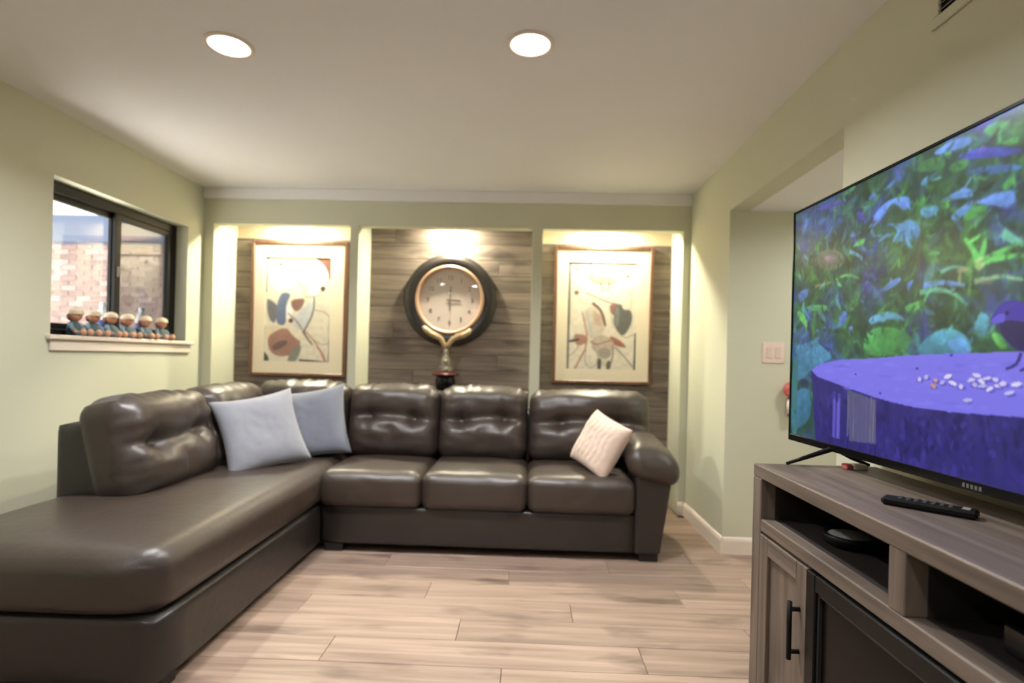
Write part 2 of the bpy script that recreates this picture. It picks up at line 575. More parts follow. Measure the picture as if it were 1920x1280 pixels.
# low boxed ledge in the middle alcove, behind the sofa
struct(MB().box((AM[0], D + .01, 0), (AM[1], RY - .016, .90), .004).build('trim_2', BARN))

# right wall, header over the niche, niche
b = MB()
b.box((XR, NY1, 0), (XR + .12, RY + .1, HC))
b.box((XR, NY0, NZ), (XR + .12, NY1, HC))
b.box((XR, YB, 0), (XR + .12, NY0, HC))
struct(b.build('wall_right', WALL))
b = MB()
b.box((XR + .12, NY1, 0), (NX, NY1 + .1, HC))
struct(b.build('wall_niche_back', WALL))
struct(MB().box((NX, NY0 - .1, 0), (NX + .1, NY1 + .1, HC)).build('wall_niche_side', WALL))
struct(MB().box((XR + .12, NY0 - .1, 0), (NX, NY0, HC)).build('wall_niche_front', WALL))
struct(MB().box((XR + .12, NY0, NZ), (NX, NY1, NZ + .06)).build('ceiling_niche', CEIL))
struct(MB().box((XL - .16, YB - .12, 0), (XR + .12, YB, HC)).build('wall_front', WALL))

def base_profile(name, p, q, nrm):
    """baseboard from p to q (on the floor), nrm points into the room"""
    p, q, n = Vector((*p, 0)), Vector((*q, 0)), Vector((*nrm, 0))
    prof = [(0, 0.0), (.014, 0.0), (.014, .078), (.010, .092), (.005, .100), (0, .103)]
    v = [tuple(a + n * d + Vector((0, 0, z))) for a in (p, q) for d, z in prof]
    k = len(prof)
    f = [(i, i + 1, i + 1 + k, i + k) for i in range(k - 1)] + [tuple(range(k)), tuple(range(2 * k - 1, k - 1, -1))]
    return struct(MB().add(v, f).build(name, TRIMW))
base_profile('baseboard_right', (XR, D), (XR, NY1 - .014), (-1, 0))
base_profile('baseboard_niche', (XR - .0, NY1), (NX, NY1), (0, -1))
base_profile('baseboard_right_near', (XR, NY0), (XR, YB), (-1, 0))
base_profile('baseboard_back_right', (AR[1], D), (XR - .014, D), (0, -1))
base_profile('baseboard_left', (XL, YB), (XL, D), (1, 0))
base_profile('baseboard_back_left', (XL + .014, D), (AL[0], D), (0, -1))
base_profile('baseboard_back_post', (AL[1], D), (AM[0], D), (0, -1))
base_profile('baseboard_back_post_right', (AM[1], D), (AR[0], D), (0, -1))

# ------------------------------------------------------------------ window
win = struct(MB().box((XL - .15, WY0, WZ0), (XL - .085, WY0 + .05, WZ1), .003)
    .box((XL - .15, WY1 - .05, WZ0), (XL - .085, WY1, WZ1), .003)
    .box((XL - .15, WY0 + .05, WZ1 - .06), (XL - .085, WY1 - .05, WZ1), .003)
    .box((XL - .15, WY0 + .05, WZ0), (XL - .085, WY1 - .05, WZ0 + .035), .003).build('window_1', BRONZE))
YM = 3.43
def sash(y0, y1, x0, x1, st, sb):
    z0, z1 = WZ0 + .035, WZ1 - .06
    b = MB()
    b.box((x0, y0, z0), (x1, y0 + st, z1), .002); b.box((x0, y1 - sb, z0), (x1, y1, z1), .002)
    b.box((x0, y0 + st, z0), (x1, y1 - sb, z0 + .035), .002); b.box((x0, y0 + st, z1 - .035), (x1, y1 - sb, z1), .002)
    s = b.build('sash', BRONZE, win)
    xm = (x0 + x1) / 2
    MB().box((xm - .002, y0 + st, z0 + .035), (xm + .002, y1 - sb, z1 - .035)).build('pane', glass_mat('window_glass', 0.07), s)
    return s
sash(WY0 + .05, YM + .03, XL - .145, XL - .122, .035, .045)
s2 = sash(YM - .015, WY1 - .05, XL - .115, XL - .09, .045, .04)
MB().box((XL - .092, YM - .006, 1.63), (XL - .08, YM + .012, 1.70), .003).build('latch', simple('latch_grey', (120, 118, 112), .4, .6), s2)
# insect screen outside the right half
scr = bpy.data.materials.new('insect_screen'); scr.use_nodes = True
nt = scr.node_tree; nt.nodes.remove(nt.nodes['Principled BSDF'])
t = nt.nodes.new('ShaderNodeBsdfTransparent'); t.inputs[0].default_value = (1, 1, 1, 1)
df = nt.nodes.new('ShaderNodeBsdfDiffuse'); df.inputs[0].default_value = (.05, .05, .05, 1)
mxs = nt.nodes.new('ShaderNodeMixShader'); mxs.inputs[0].default_value = .42
nt.links.new(t.outputs[0], mxs.inputs[1]); nt.links.new(df.outputs[0], mxs.inputs[2]); nt.links.new(mxs.outputs[0], nt.nodes['Material Output'].inputs['Surface'])
MB().box((XL - .149, YM + .03, WZ0 + .035), (XL - .1475, WY1 - .05, WZ1 - .06)).build('insect_screen', scr, win)
sill = MB().box((XL - .085, WY0, WZ0 - .028), (XL, WY1, WZ0), .002).box((XL, WY0 - .03, WZ0 - .028), (XL + .035, WY1 + .06, WZ0), .006)
sill = sill.build('window_sill', TRIMW, win)
MB().box((XL, WY0 - .01, WZ0 - .088), (XL + .016, WY1 + .04, WZ0 - .028), .004).build('apron', TRIMW, sill)

# ------------------------------------------------------------------ outside the window: brick wing with eave
OY = 6.9
ow = struct(MB().box((-8.2, OY + .006, -.2), (-3.2, OY + .3, 2.495)).build('wall_outside', simple('mortar', (164, 158, 154), .9, bump=.2)))
BR = [simple('brick_a', (134, 114, 110), .85, bump=.3, var=.1, vscale=20), simple('brick_b', (152, 134, 131), .85, bump=.3, var=.1, vscale=20), simple('brick_c', (126, 108, 105), .85, bump=.3, var=.1, vscale=20)]
bm = []
for k in range(3):
    me = bpy.data.meshes.new('brick'); bb = MB().box((-.097, -.008, -.0285), (.097, .012, .0285), .003)
    me.from_pydata(bb.v, [], bb.f); me.update(); me.materials.append(BR[k]); bm.append(me)
nb = 0
for i in range(21):
    z = 1.17 + i * .0675 + .03
    for k in range(10):
        x = -6.30 + k * .205 + (.1025 if i % 2 else 0)
        if nb >= 230: break
        o = bpy.data.objects.new('brick', random.choice(bm)); col.objects.link(o)
        o.parent = ow; o.location = (x, OY + random.uniform(-.002, .002), z); nb += 1
fas = MB().box((-8.2, OY - .42, 2.475), (-3.2, OY - .39, 2.79), .004).box((-8.2, OY - .39, 2.50), (-3.2, OY + .3, 2.52))
fas = struct(fas.build('trim_3', simple('blue_grey_fascia', (76, 88, 112), .6, var=.03)))
struct(MB().box((-14, -6, -.45), (XL - .3, OY + 6, -.3)).build('ground_outside', simple('pale_paving', (205, 202, 196), .9, bump=.3, var=.1)))

# ------------------------------------------------------------------ lamps
def area(name, loc, size, power, c, parent, spread=150):
    ld = bpy.data.lights.new(name, 'AREA'); ld.shape = 'DISK'; ld.size = size
    ld.energy = power; ld.color = c; ld.spread = R(spread)
    o = bpy.data.objects.new(name, ld); col.objects.link(o)
    o.parent = parent; o.matrix_parent_inverse = WM[parent].inverted(); o.location = loc
    return o
LENS = emit('lamp_lens', (1.0, .93, .82), 14)
def can(x, y, label, power=CAN_POWER):
    t = thing('recessed_light', label, 'ceiling light', (x, y, HC), 'recessed ceiling lights')
    m = Matrix.Translation((x, y, HC))
    MB().lathe([(.080, 0), (.080, -.006), (.088, -.008), (.098, -.004), (.099, 0)], 40, m, cap=False).build('trim_ring', TRIMW, t, True)
    MB().lathe([(.0, -.0045), (.0805, -.0045), (.0805, -.001), (.0, -.001)], 40, m, cap=False).build('lens', LENS, t, True)
    area('lamp', (x, y, HC - .009), .15, power, CAN_COL, t)
can(-1.282, 2.24, 'round recessed ceiling light above the chaise, left of the two in view')
can(-.022, 2.215, 'round recessed ceiling light near the middle of the ceiling, right of the two in view')
for (x, y, l, pw) in ((-1.282, .25, 'recessed ceiling light out of view above the left of the camera', 8), (-.022, .25, 'recessed ceiling light out of view straight above the camera', 8),
               (-1.282, -1.7, 'recessed ceiling light out of view far behind the camera on the left', 7), (-.022, -1.7, 'recessed ceiling light out of view far behind the camera on the right', 7)):
    can(x, y, l, pw)
t = thing('recessed_light', 'recessed ceiling light in the side niche, hidden behind the television', 'ceiling light', (2.05, 2.75, NZ))
m = Matrix.Translation((2.05, 2.75, NZ))
MB().lathe([(.080, 0), (.080, -.006), (.088, -.008), (.098, -.004), (.099, 0)], 40, m, cap=False).build('trim_ring', TRIMW, t, True)
MB().lathe([(.0, -.0045), (.0805, -.0045), (.0805, -.001), (.0, -.001)], 40, m, cap=False).build('lens', LENS, t, True)
area('lamp', (2.05, 2.75, NZ - .009), .15, 9.0, CAN_COL, t, 170)
def puck(x, label):
    y = RY - .135
    t = thing('puck_light', label, 'spotlight', (x, y, HC), 'alcove puck lights')
    zl = 2.325
    m = Matrix.Translation((x, y, zl))
    MB().tube([(x, y, zl - .002), (x, y, HC)], .008, 10).build('stem', TRIMW, t, True)
    MB().lathe([(.034, -.045), (.040, -.045), (.042, -.04), (.042, 0), (0, 0)], 28, m, cap=False).build('housing', TRIMW, t, True)
    MB().lathe([(.0, -.043), (.035, -.043), (.035, -.040), (0, -.040)], 28, m, cap=False).build('lens', LENS, t, True)
    area('lamp', (x, y, zl - .047), .06, PUCK_POWER, PUCK_COL, t, 180)
puck(-1.94, 'puck light behind the header of the alcove with the blue-winged print')
puck(-.66, 'puck light behind the header of the alcove with the wall clock')
puck(.61, 'puck light behind the header of the alcove with the grey-shield print')
# ------------------------------------------------------------------ sectional sofa
sofa = thing('sectional_sofa', 'dark brown leather sectional sofa with tufted back cushions and long chaise', 'sofa', (-.65, 3.3, 0))

def back_cushion(w, h, t, matrix, seed, tuft=2, name='back_cushion'):
    half = (w / 2, t / 2, h / 2)
    Q, U, Fc = rbox(half, min(.085, t * .42), 30)
    out = []
    for p, u in zip(Q, U):
        x, yy, z = p
        xn, zn = x / half[0], z / half[2]
        q = np.array(p)
        front = max(0.0, -yy / half[1])
        # bulge of the stuffed front, fuller in the upper and lower pads
        bul = (1 - abs(xn) ** 3) * (1 - abs(zn) ** 3)
        z0 = .02 + .012 * math.sin(3 * xn + seed)
        pads = math.exp(-((z - z0 - .125) / .10) ** 2) + .9 * math.exp(-((z - z0 + .12) / .10) ** 2)
        dy = -.036 * bul * front - .034 * pads * front * (1 - abs(xn) ** 4)
        # horizontal pull between the buttons
        dy += front * .030 * math.exp(-((z - z0) / .030) ** 2) * (1 - abs(xn) ** 6)
        tx = [-.24 * w, .24 * w] if tuft == 2 else [0.0]
        for b in tx:
            dy += front * .040 * math.exp(-(((x - b) / .05) ** 2 + ((z - z0) / .045) ** 2))
            # short vertical gathers out of each button
            dy += front * .012 * math.exp(-((x - b) / .018) ** 2) * math.exp(-((z - z0) / .12) ** 2)
        dy += front * .016 * math.exp(-(x / .022) ** 2) * math.exp(-((z - z0 + .13) / .08) ** 2)
        # gathers along the crown and the sides
        edge = math.exp(-((zn - 1) / .28) ** 2)
        g = nz((x, 0, 0), (26, 1, 1), seed) + .6 * nz((x, 0, 0), (55, 1, 1), seed + 3)
        q[2] += .017 * g * edge * (1 if zn > 0 else 0) + .018 * (1 - abs(xn) ** 2.5) * max(0, zn)
        side = math.exp(-((abs(xn) - 1) / .3) ** 2)
        dy += .010 * side * front * (1.5 * nz((0, 0, z), (1, 1, 30), seed + 7))
        dy += .009 * front * nz((x, yy, z), (9, 9, 18), seed + 11) + .003 * front * nz((x, yy, z), (24, 20, 40), seed + 13)
        q[1] += dy
        # back stays flatter; top leans slightly back
        out.append(q)
    return soft(name, out, Fc, LEATHER, sofa, matrix)

def seat_cushion(x0, x1, y0, y1, z0, z1, seed, crown=.02, r=.055, n=30, name='seat_cushion'):
    half = ((x1 - x0) / 2, (y1 - y0) / 2, (z1 - z0) / 2)
    Q, U, Fc = rbox(half, r, n)
    out = []
    for p in Q:
        q = np.array(p)
        xn, yn, zn = p[0] / half[0], p[1] / half[1], p[2] / half[2]
        if zn > 0:
            q[2] += crown * (1 - abs(xn) ** 3.2) * (1 - abs(yn) ** 3.2) * zn
        # front and side faces swell a little
        if yn < -.5: q[1] -= .016 * (1 - zn ** 2) * (1 - abs(xn) ** 6)
        if abs(xn) > .8: q[0] += math.copysign(.008, xn) * (1 - zn ** 2) * (1 - abs(yn) ** 6)
        q[2] += (.005 if zn > 0 else 0) * nz((p[0], p[1], 0), (7, 7, 1), seed)
        q[1] += .004 * nz((p[0], 0, p[2]), (12, 1, 16), seed + 2) * (1 if yn < -.6 else 0)
        out.append(q)
    return soft(name, out, Fc, LEATHER, sofa, Matrix.Translation(((x0 + x1) / 2, (y0 + y1) / 2, (z0 + z1) / 2)))

# bases
def base(x0, x1, y0, y1, z0, z1, name, r=.02):
    half = ((x1 - x0) / 2, (y1 - y0) / 2, (z1 - z0) / 2)
    Q, U, Fc = rbox(half, r, 14)
    return soft(name, Q, Fc, LEATHER_SHADE, sofa, Matrix.Translation(((x0 + x1) / 2, (y0 + y1) / 2, (z0 + z1) / 2)))
base(-1.212, .66, 3.19, 4.05, .045, .275, 'seat_base')
base(-2.165, -1.212, 1.775, 4.05, .03, .272, 'chaise_base', .03)
# seats
seat_cushion(-1.222, -.612, 3.165, 3.80, .262, .478, 1.0)
seat_cushion(-.608, .012, 3.160, 3.80, .262, .482, 4.0)
seat_cushion(.016, .645, 3.165, 3.80, .262, .478, 8.0)
# long chaise cushion with rounded near corners
half = (.482, 1.05, .112)
Q, U, Fc = rbox(half, .075, 44)
out = []
for p in Q:
    q = np.array(p)
    xn, yn, zn = p[0] / half[0], p[1] / half[1], p[2] / half[2]
    # round the near-end corners in plan
    if yn < -.80 and abs(xn) > .5:
        k = ((-yn - .80) / .20) * ((abs(xn) - .5) / .5)
        q[1] += .07 * k * k
        q[0] -= math.copysign(.03 * k * k, xn)
    if zn > 0:
        q[2] += (.016 * (1 - abs(xn) ** 3) * (1 - abs(yn) ** 6)) * zn
        q[2] += .006 * nz((p[0], p[1], 0), (4, 3, 1), 5)
    if yn < -.9: q[1] -= .014 * (1 - zn ** 2)
    if abs(xn) > .9: q[0] += math.copysign(.010, xn) * (1 - zn ** 2)
    out.append(q)
soft('chaise_cushion', out, Fc, LEATHER, sofa, Matrix.Translation((-1.690, 2.80, .375)))
# back frames
base(-2.165, -1.945, 2.44, 4.08, .27, .818, 'back_frame', .022)
base(-1.95, .80, 3.90, 4.08, .27, .80, 'back_frame', .022)
# back cushions along the back wall
def bmat(x, y, z, rz, tilt):
    return Matrix.Translation((x, y, z)) @ Matrix.Rotation(R(rz), 4, 'Z') @ Matrix.Rotation(R(-tilt), 4, 'X')
TL = 13
for i, (a, b2) in enumerate(((-1.235, -.605), (-.603, .005))):
    back_cushion(b2 - a, .50, .235, bmat((a + b2) / 2, 3.80, .705, 0, TL), 2.0 + 5 * i)
back_cushion(.825, .49, .235, bmat(.43, 3.80, .70, 0, TL), 14.0)
back_cushion(.66, .50, .235, bmat(-1.57, 3.815, .708, 0, TL), 21.0)
# along the left side (front faces the room)
back_cushion(.69, .48, .235, bmat(-1.905, 2.735, .692, 90, TL), 31.0)
back_cushion(.66, .49, .235, bmat(-1.915, 3.40, .70, 90, TL), 37.0)
# right arm: flared panel and stuffed top pad
v = []
for (yy, e) in ((3.185, 0), (4.03, 0)):
    v += [(.645, yy, .045), (.795, yy, .045), (.868, yy, .56), (.645, yy, .56)]
arm = MB().add(v, [(0, 1, 2, 3), (7, 6, 5, 4), (0, 4, 5, 1), (1, 5, 6, 2), (2, 6, 7, 3), (3, 7, 4, 0)])
arm_o = arm.build('arm', LEATHER_SHADE, sofa)
bv = arm_o.modifiers.new('bevel', 'BEVEL'); bv.width = .018; bv.segments = 3
half = (.155, .385, .092)
Q, U, Fc = rbox(half, .10, 26)
out = []
for p in Q:
    q = np.array(p)
    yn, xn, zn = p[1] / half[1], p[0] / half[0], p[2] / half[2]
    q[2] += .03 * (1 - xn ** 2) * (1 - yn ** 4) * max(0, zn)
    q[2] -= .05 * max(0, -yn - .35) ** 2            # droops over the front
    q[2] -= .035 * xn * (1 if zn < 2 else 0)        # higher on the seat side
    q[0] += .012 * nz((p[0], p[1], p[2]), (6, 6, 6), 3)
    q[2] += .008 * nz((p[0], p[1], p[2]), (9, 9, 9), 9)
    out.append(q)
soft('arm_pad', out, Fc, LEATHER, sofa, Matrix.Translation((.752, 3.53, .582)) @ Matrix.Rotation(R(4), 4, 'X'))
# feet
for (x, yy) in ((-1.13, 3.24), (.73, 3.24), (.73, 3.98), (-1.13, 3.98), (-2.1, 1.86), (-1.28, 1.86), (-2.1, 3.98)):
    MB().box((x - .055, yy - .04, 0), (x + .055, yy + .04, .05), .004).build('foot', FOOTM, sofa)

# ------------------------------------------------------------------ throw pillows
def pillow(name, label, size, thick, mat, matrix, seed, wave=0.0, pinch=.07):
    n = 34
    V, Fc = [], []
    s = size / 2
    ids = {}
    for side in (1, -1):
        for i in range(n + 1):
            for j in range(n + 1):
                u, v_ = -1 + 2 * i / n, -1 + 2 * j / n
                rim = i in (0, n) or j in (0, n)
                if side < 0 and rim: continue
                # sides drawn in between the pointed corners
                x = s * u * (1 - pinch * (1 - v_ * v_))
                z = s * v_ * (1 - pinch * (1 - u * u))
                th = thick / 2 * ((1 - u ** 4) * (1 - v_ ** 4)) ** .55 * (1 + .10 * nz((u, v_, side), (1.5, 1.5, 1), seed))
                th += .004 * nz((u, v_, side), (5, 5, 1), seed + 4) * (1 - u ** 4) * (1 - v_ ** 4)
                if wave: th += wave * math.sin(26 * u + 1.2 * math.sin(7 * v_)) * (1 - u ** 4) * (1 - v_ ** 4) * (.6 + .4 * math.sin(19 * v_))
                ids[(side, i, j)] = len(V)
                V.append((x, -side * th, z))
    g = lambda sd, i, j: ids[(sd, i, j)] if (sd, i, j) in ids else ids[(1, i, j)]
    for sd in (1, -1):
        for i in range(n):
            for j in range(n):
                q = (g(sd, i, j), g(sd, i + 1, j), g(sd, i + 1, j + 1), g(sd, i, j + 1))
                Fc.append(q if sd > 0 else q[::-1])
    me = bpy.data.meshes.new(name)
    me.from_pydata([tuple(p) for p in V], [], Fc); me.update()
    o = link(name, me, mat, None, True)
    o.matrix_world = matrix
    tag(o, label, 'pillow')
    return o
def fabric(name, c, sc=350):
    m = simple(name, c, .9, bump=.5, bscale=sc, var=.06, vscale=60)
    m.node_tree.nodes['Principled BSDF'].inputs['Sheen Weight'].default_value = .3
    return m
def pm(x, y, z, rz, tilt, roll):
    return Matrix.Translation((x, y, z)) @ Matrix.Rotation(R(rz), 4, 'Z') @ Matrix.Rotation(R(-tilt), 4, 'X') @ Matrix.Rotation(R(roll), 4, 'Y')
cx_ = Vector((.50, -.82, -.265)).normalized(); cz_ = Vector((.472, 0, .88)).normalized(); cz_ = (cz_ - cx_ * cz_.dot(cx_)).normalized(); cy_ = cz_.cross(cx_)
CREAM_M = Matrix.Identity(4)
for i in range(3):
    CREAM_M[i][0], CREAM_M[i][1], CREAM_M[i][2] = cx_[i], cy_[i], cz_[i]
CREAM_M.translation = (.455, 3.36, .655)
pillow('throw_pillow', 'light blue-grey square throw pillow in front, leaning on the left cushions', .475, .15, fabric('pale_blue_cloth', (142, 144, 154)), pm(-1.575, 3.195, .698, 40, 24, -10), 2, pinch=.10)
pillow('throw_pillow', 'darker blue-grey square throw pillow tucked behind the lighter one in the corner', .48, .15, fabric('slate_blue_cloth', (117, 121, 134)), pm(-1.42, 3.54, .71, 10, 20, -10), 6, pinch=.10)
pillow('throw_pillow', 'cream knitted throw pillow standing askew against the right sofa arm', .35, .15, fabric('cream_knit', (212, 190, 176), 120), CREAM_M, 9, wave=.006, pinch=.05)
# ------------------------------------------------------------------ television stand with electric fireplace
SX0, SX1, SY0, SY1, ST = .722, 1.10, .41, 1.745, .857
st = thing('tv_stand', 'grey-washed wooden television stand with open cubbies, panelled door and electric fireplace', 'tv stand', ((SX0 + SX1) / 2, (SY0 + SY1) / 2, 0))
MB().box((SX0, SY0, ST - .038), (SX1, SY1, ST), .003).build('top', STANDH, st)
MB().box((SX0, SY1 - .055, 0), (SX1, SY1, ST - .038), .003).build('side_panel', STANDV, st)
MB().box((SX0, SY0, 0), (SX1, SY0 + .055, ST - .038), .003).build('side_panel', STANDV, st)
MB().box((SX1 - .012, SY0 + .055, .06), (SX1, SY1 - .055, ST - .038)).build('back_panel', BLACK, st)  # black puts the deep shade of the cubbies into the panel colour
MB().box((SX0 + .002, SY0 + .055, .66), (SX0 + .045, SY1 - .055, .697), .003).build('shelf_rail', STANDH, st)
CUBBY_DARK = simple('dark_board_cubby_shade', (38, 33, 30), .7)  # dark shelf board colour, also on added sheets that put shade in the cubbies
MB().box((SX0 + .045, SY0 + .055, .66), (SX1 - .012, SY1 - .055, .696)).build('shelf', CUBBY_DARK, st)
MB().box((SX0 + .012, SY0 + .055, ST - .042), (SX1 - .012, SY1 - .055, ST - .038)).build('cubby_shade_top', CUBBY_DARK, st)
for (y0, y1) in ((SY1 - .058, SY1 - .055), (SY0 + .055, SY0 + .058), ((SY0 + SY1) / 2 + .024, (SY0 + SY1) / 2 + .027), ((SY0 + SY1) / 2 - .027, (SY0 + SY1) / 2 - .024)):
    MB().box((SX0 + .045, y0, .697), (SX1 - .012, y1, ST - .042)).build('cubby_shade_side', CUBBY_DARK, st)
YC = (SY0 + SY1) / 2
MB().box((SX0 + .002, YC - .024, .697), (SX1 - .012, YC + .024, ST - .038), .002).build('divider', STANDV, st)
MB().box((SX0 + .004, SY0 + .055, 0), (SX0 + .03, SY1 - .055, .075), .003).build('bottom_rail', STANDH, st)
def sdoor(y0, y1, hy):
    z0, z1 = .082, .653
    fr = .052
    b = MB()
    b.box((SX0, y0, z0), (SX0 + .022, y0 + fr, z1), .002).box((SX0, y1 - fr, z0), (SX0 + .022, y1, z1), .002)
    d = b.build('door', STANDV, st)
    MB().box((SX0, y0 + fr, z1 - fr), (SX0 + .022, y1 - fr, z1), .002).build('rail', STANDH, d)
    MB().box((SX0, y0 + fr, z0), (SX0 + .022, y1 - fr, z0 + fr), .002).build('rail', STANDH, d)
    MB().box((SX0 + .011, y0 + fr, z0 + fr), (SX0 + .020, y1 - fr, z1 - fr)).build('panel', STANDV, d)
    h = MB().tube([(SX0 - .026, hy, .405), (SX0 - .026, hy, .555)], .0065, 10)
    h.tube([(SX0 - .026, hy, .425), (SX0, hy, .425)], .006, 8).tube([(SX0 - .026, hy, .535), (SX0, hy, .535)], .006, 8)
    h.build('handle', BLACK, d, True)
sdoor(1.408, SY1 - .058, 1.438)
sdoor(SY0 + .058, .748, .718)
# electric fireplace between the doors
FY0, FY1, FZ0, FZ1 = .754, 1.402, .082, .655
b = MB()
fw_ = .042
b.box((SX0 - .004, FY0, FZ0), (SX0 + .03, FY0 + fw_, FZ1), .003).box((SX0 - .004, FY1 - fw_, FZ0), (SX0 + .03, FY1, FZ1), .003)
b.box((SX0 - .004, FY0 + fw_, FZ1 - fw_), (SX0 + .03, FY1 - fw_, FZ1), .003).box((SX0 - .004, FY0 + fw_, FZ0), (SX0 + .03, FY1 - fw_, FZ0 + fw_), .003)
fp = b.build('fireplace_frame', BLACK, st)
b = MB()
a0, a1, c0, c1, q = FY0 + fw_, FY1 - fw_, FZ0 + fw_, FZ1 - fw_, .008
b.box((SX0 + .004, a0, c0), (SX0 + .014, a0 + q, c1)).box((SX0 + .004, a1 - q, c0), (SX0 + .014, a1, c1)).box((SX0 + .004, a0 + q, c1 - q), (SX0 + .014, a1 - q, c1)).box((SX0 + .004, a0 + q, c0), (SX0 + .014, a1 - q, c0 + q))
b.build('inner_trim', simple('charcoal_trim', (48, 48, 48), .35, spec=.3), fp)
MB().box((SX0 + .012, a0 + q, c0 + q), (SX0 + .018, a1 - q, c1 - q)).build('glass', simple('dark_fire_glass', (20, 17, 15), .22, spec=.07), fp)
MB().box((SX0 + .03, FY0 + .01, FZ0 + .01), (SX0 + .16, FY1 - .01, FZ1 - .01)).build('firebox', BLACK, fp)

# things on and in the stand
zt = ST
rm = Matrix.Translation((.888, 1.224, zt)) @ Matrix.Rotation(R(-45), 4, 'Z')
rc = thing('remote_control', 'slim black remote control lying on the stand top in front of the television', 'remote', (.888, 1.224, zt))
rcb = MB().box((-.085, -.021, .001), (.085, .021, .018), .005, rm).build('body', BLACK, rc)
for i in range(7):
    for j in range(3):
        MB().lathe([(.0045, .018), (.0045, .0195), (.003, .0203)], 8, rm @ Matrix.Translation((-.05 + i * .015, -.011 + j * .011, 0))).build('button', simple('button_grey', (60, 60, 62), .5), rc)
MB().box((.058, -.012, .018), (.072, .012, .0196), .0006, rm).build('button', simple('button_pale', (150, 140, 138), .4), rc, label='pale wide button')

dish = thing('round_device', 'small round black dish-shaped device in the left cubby of the stand', 'device', (.862, 1.465, .697))
dm = Matrix.Translation((.862, 1.465, .697))
MB().lathe([(.048, 0), (.06, .006), (.064, .022), (.062, .030), (.055, .030), (.053, .024)], 36, dm, cap=True).build('body', BLACK, dish, True)
MB().lathe([(0, .0235), (.0545, .0235), (.048, .029), (.03, .033), (0, .034)], 36, dm, cap=False).build('cover', simple('smoke_grey_cover', (150, 152, 150), .3), dish, True)

box = thing('set_top_box', 'flat black set-top box in the right cubby of the stand', 'electronics', (.93, .72, .697))
MB().box((.80, .56, .703), (1.06, .93, .752), .004).build('body', GLOSSB, box)
for (x, yy) in ((.82, .58), (.82, .91), (1.04, .58), (1.04, .91)):
    MB().lathe([(.009, .697), (.009, .7035)], 10, Matrix.Translation((x, yy, 0))).build('foot', BLACK, box)
MB().lathe([(0, 0), (.010, 0), (.010, .002), (0, .003)], 16, Matrix.Translation((.80, .80, .727)) @ Matrix.Rotation(R(-90), 4, 'Y')).build('highlight_disc', simple('silver_highlight', (205, 200, 195), .25, .6), box, True)  # pale disc painted in for the bright highlight on the box

pk = thing('small_packet', 'small white packet with a red end lying on the stand behind the television foot', 'packet', (1.0, 1.69, zt))
MB().box((.992, 1.675, zt), (1.035, 1.705, zt + .016), .003).build('body', simple('white_packet', (228, 216, 200), .6), pk)
MB().box((.970, 1.675, zt), (.9915, 1.705, zt + .016), .003).build('end', simple('red_packet', (190, 92, 88), .6), pk)

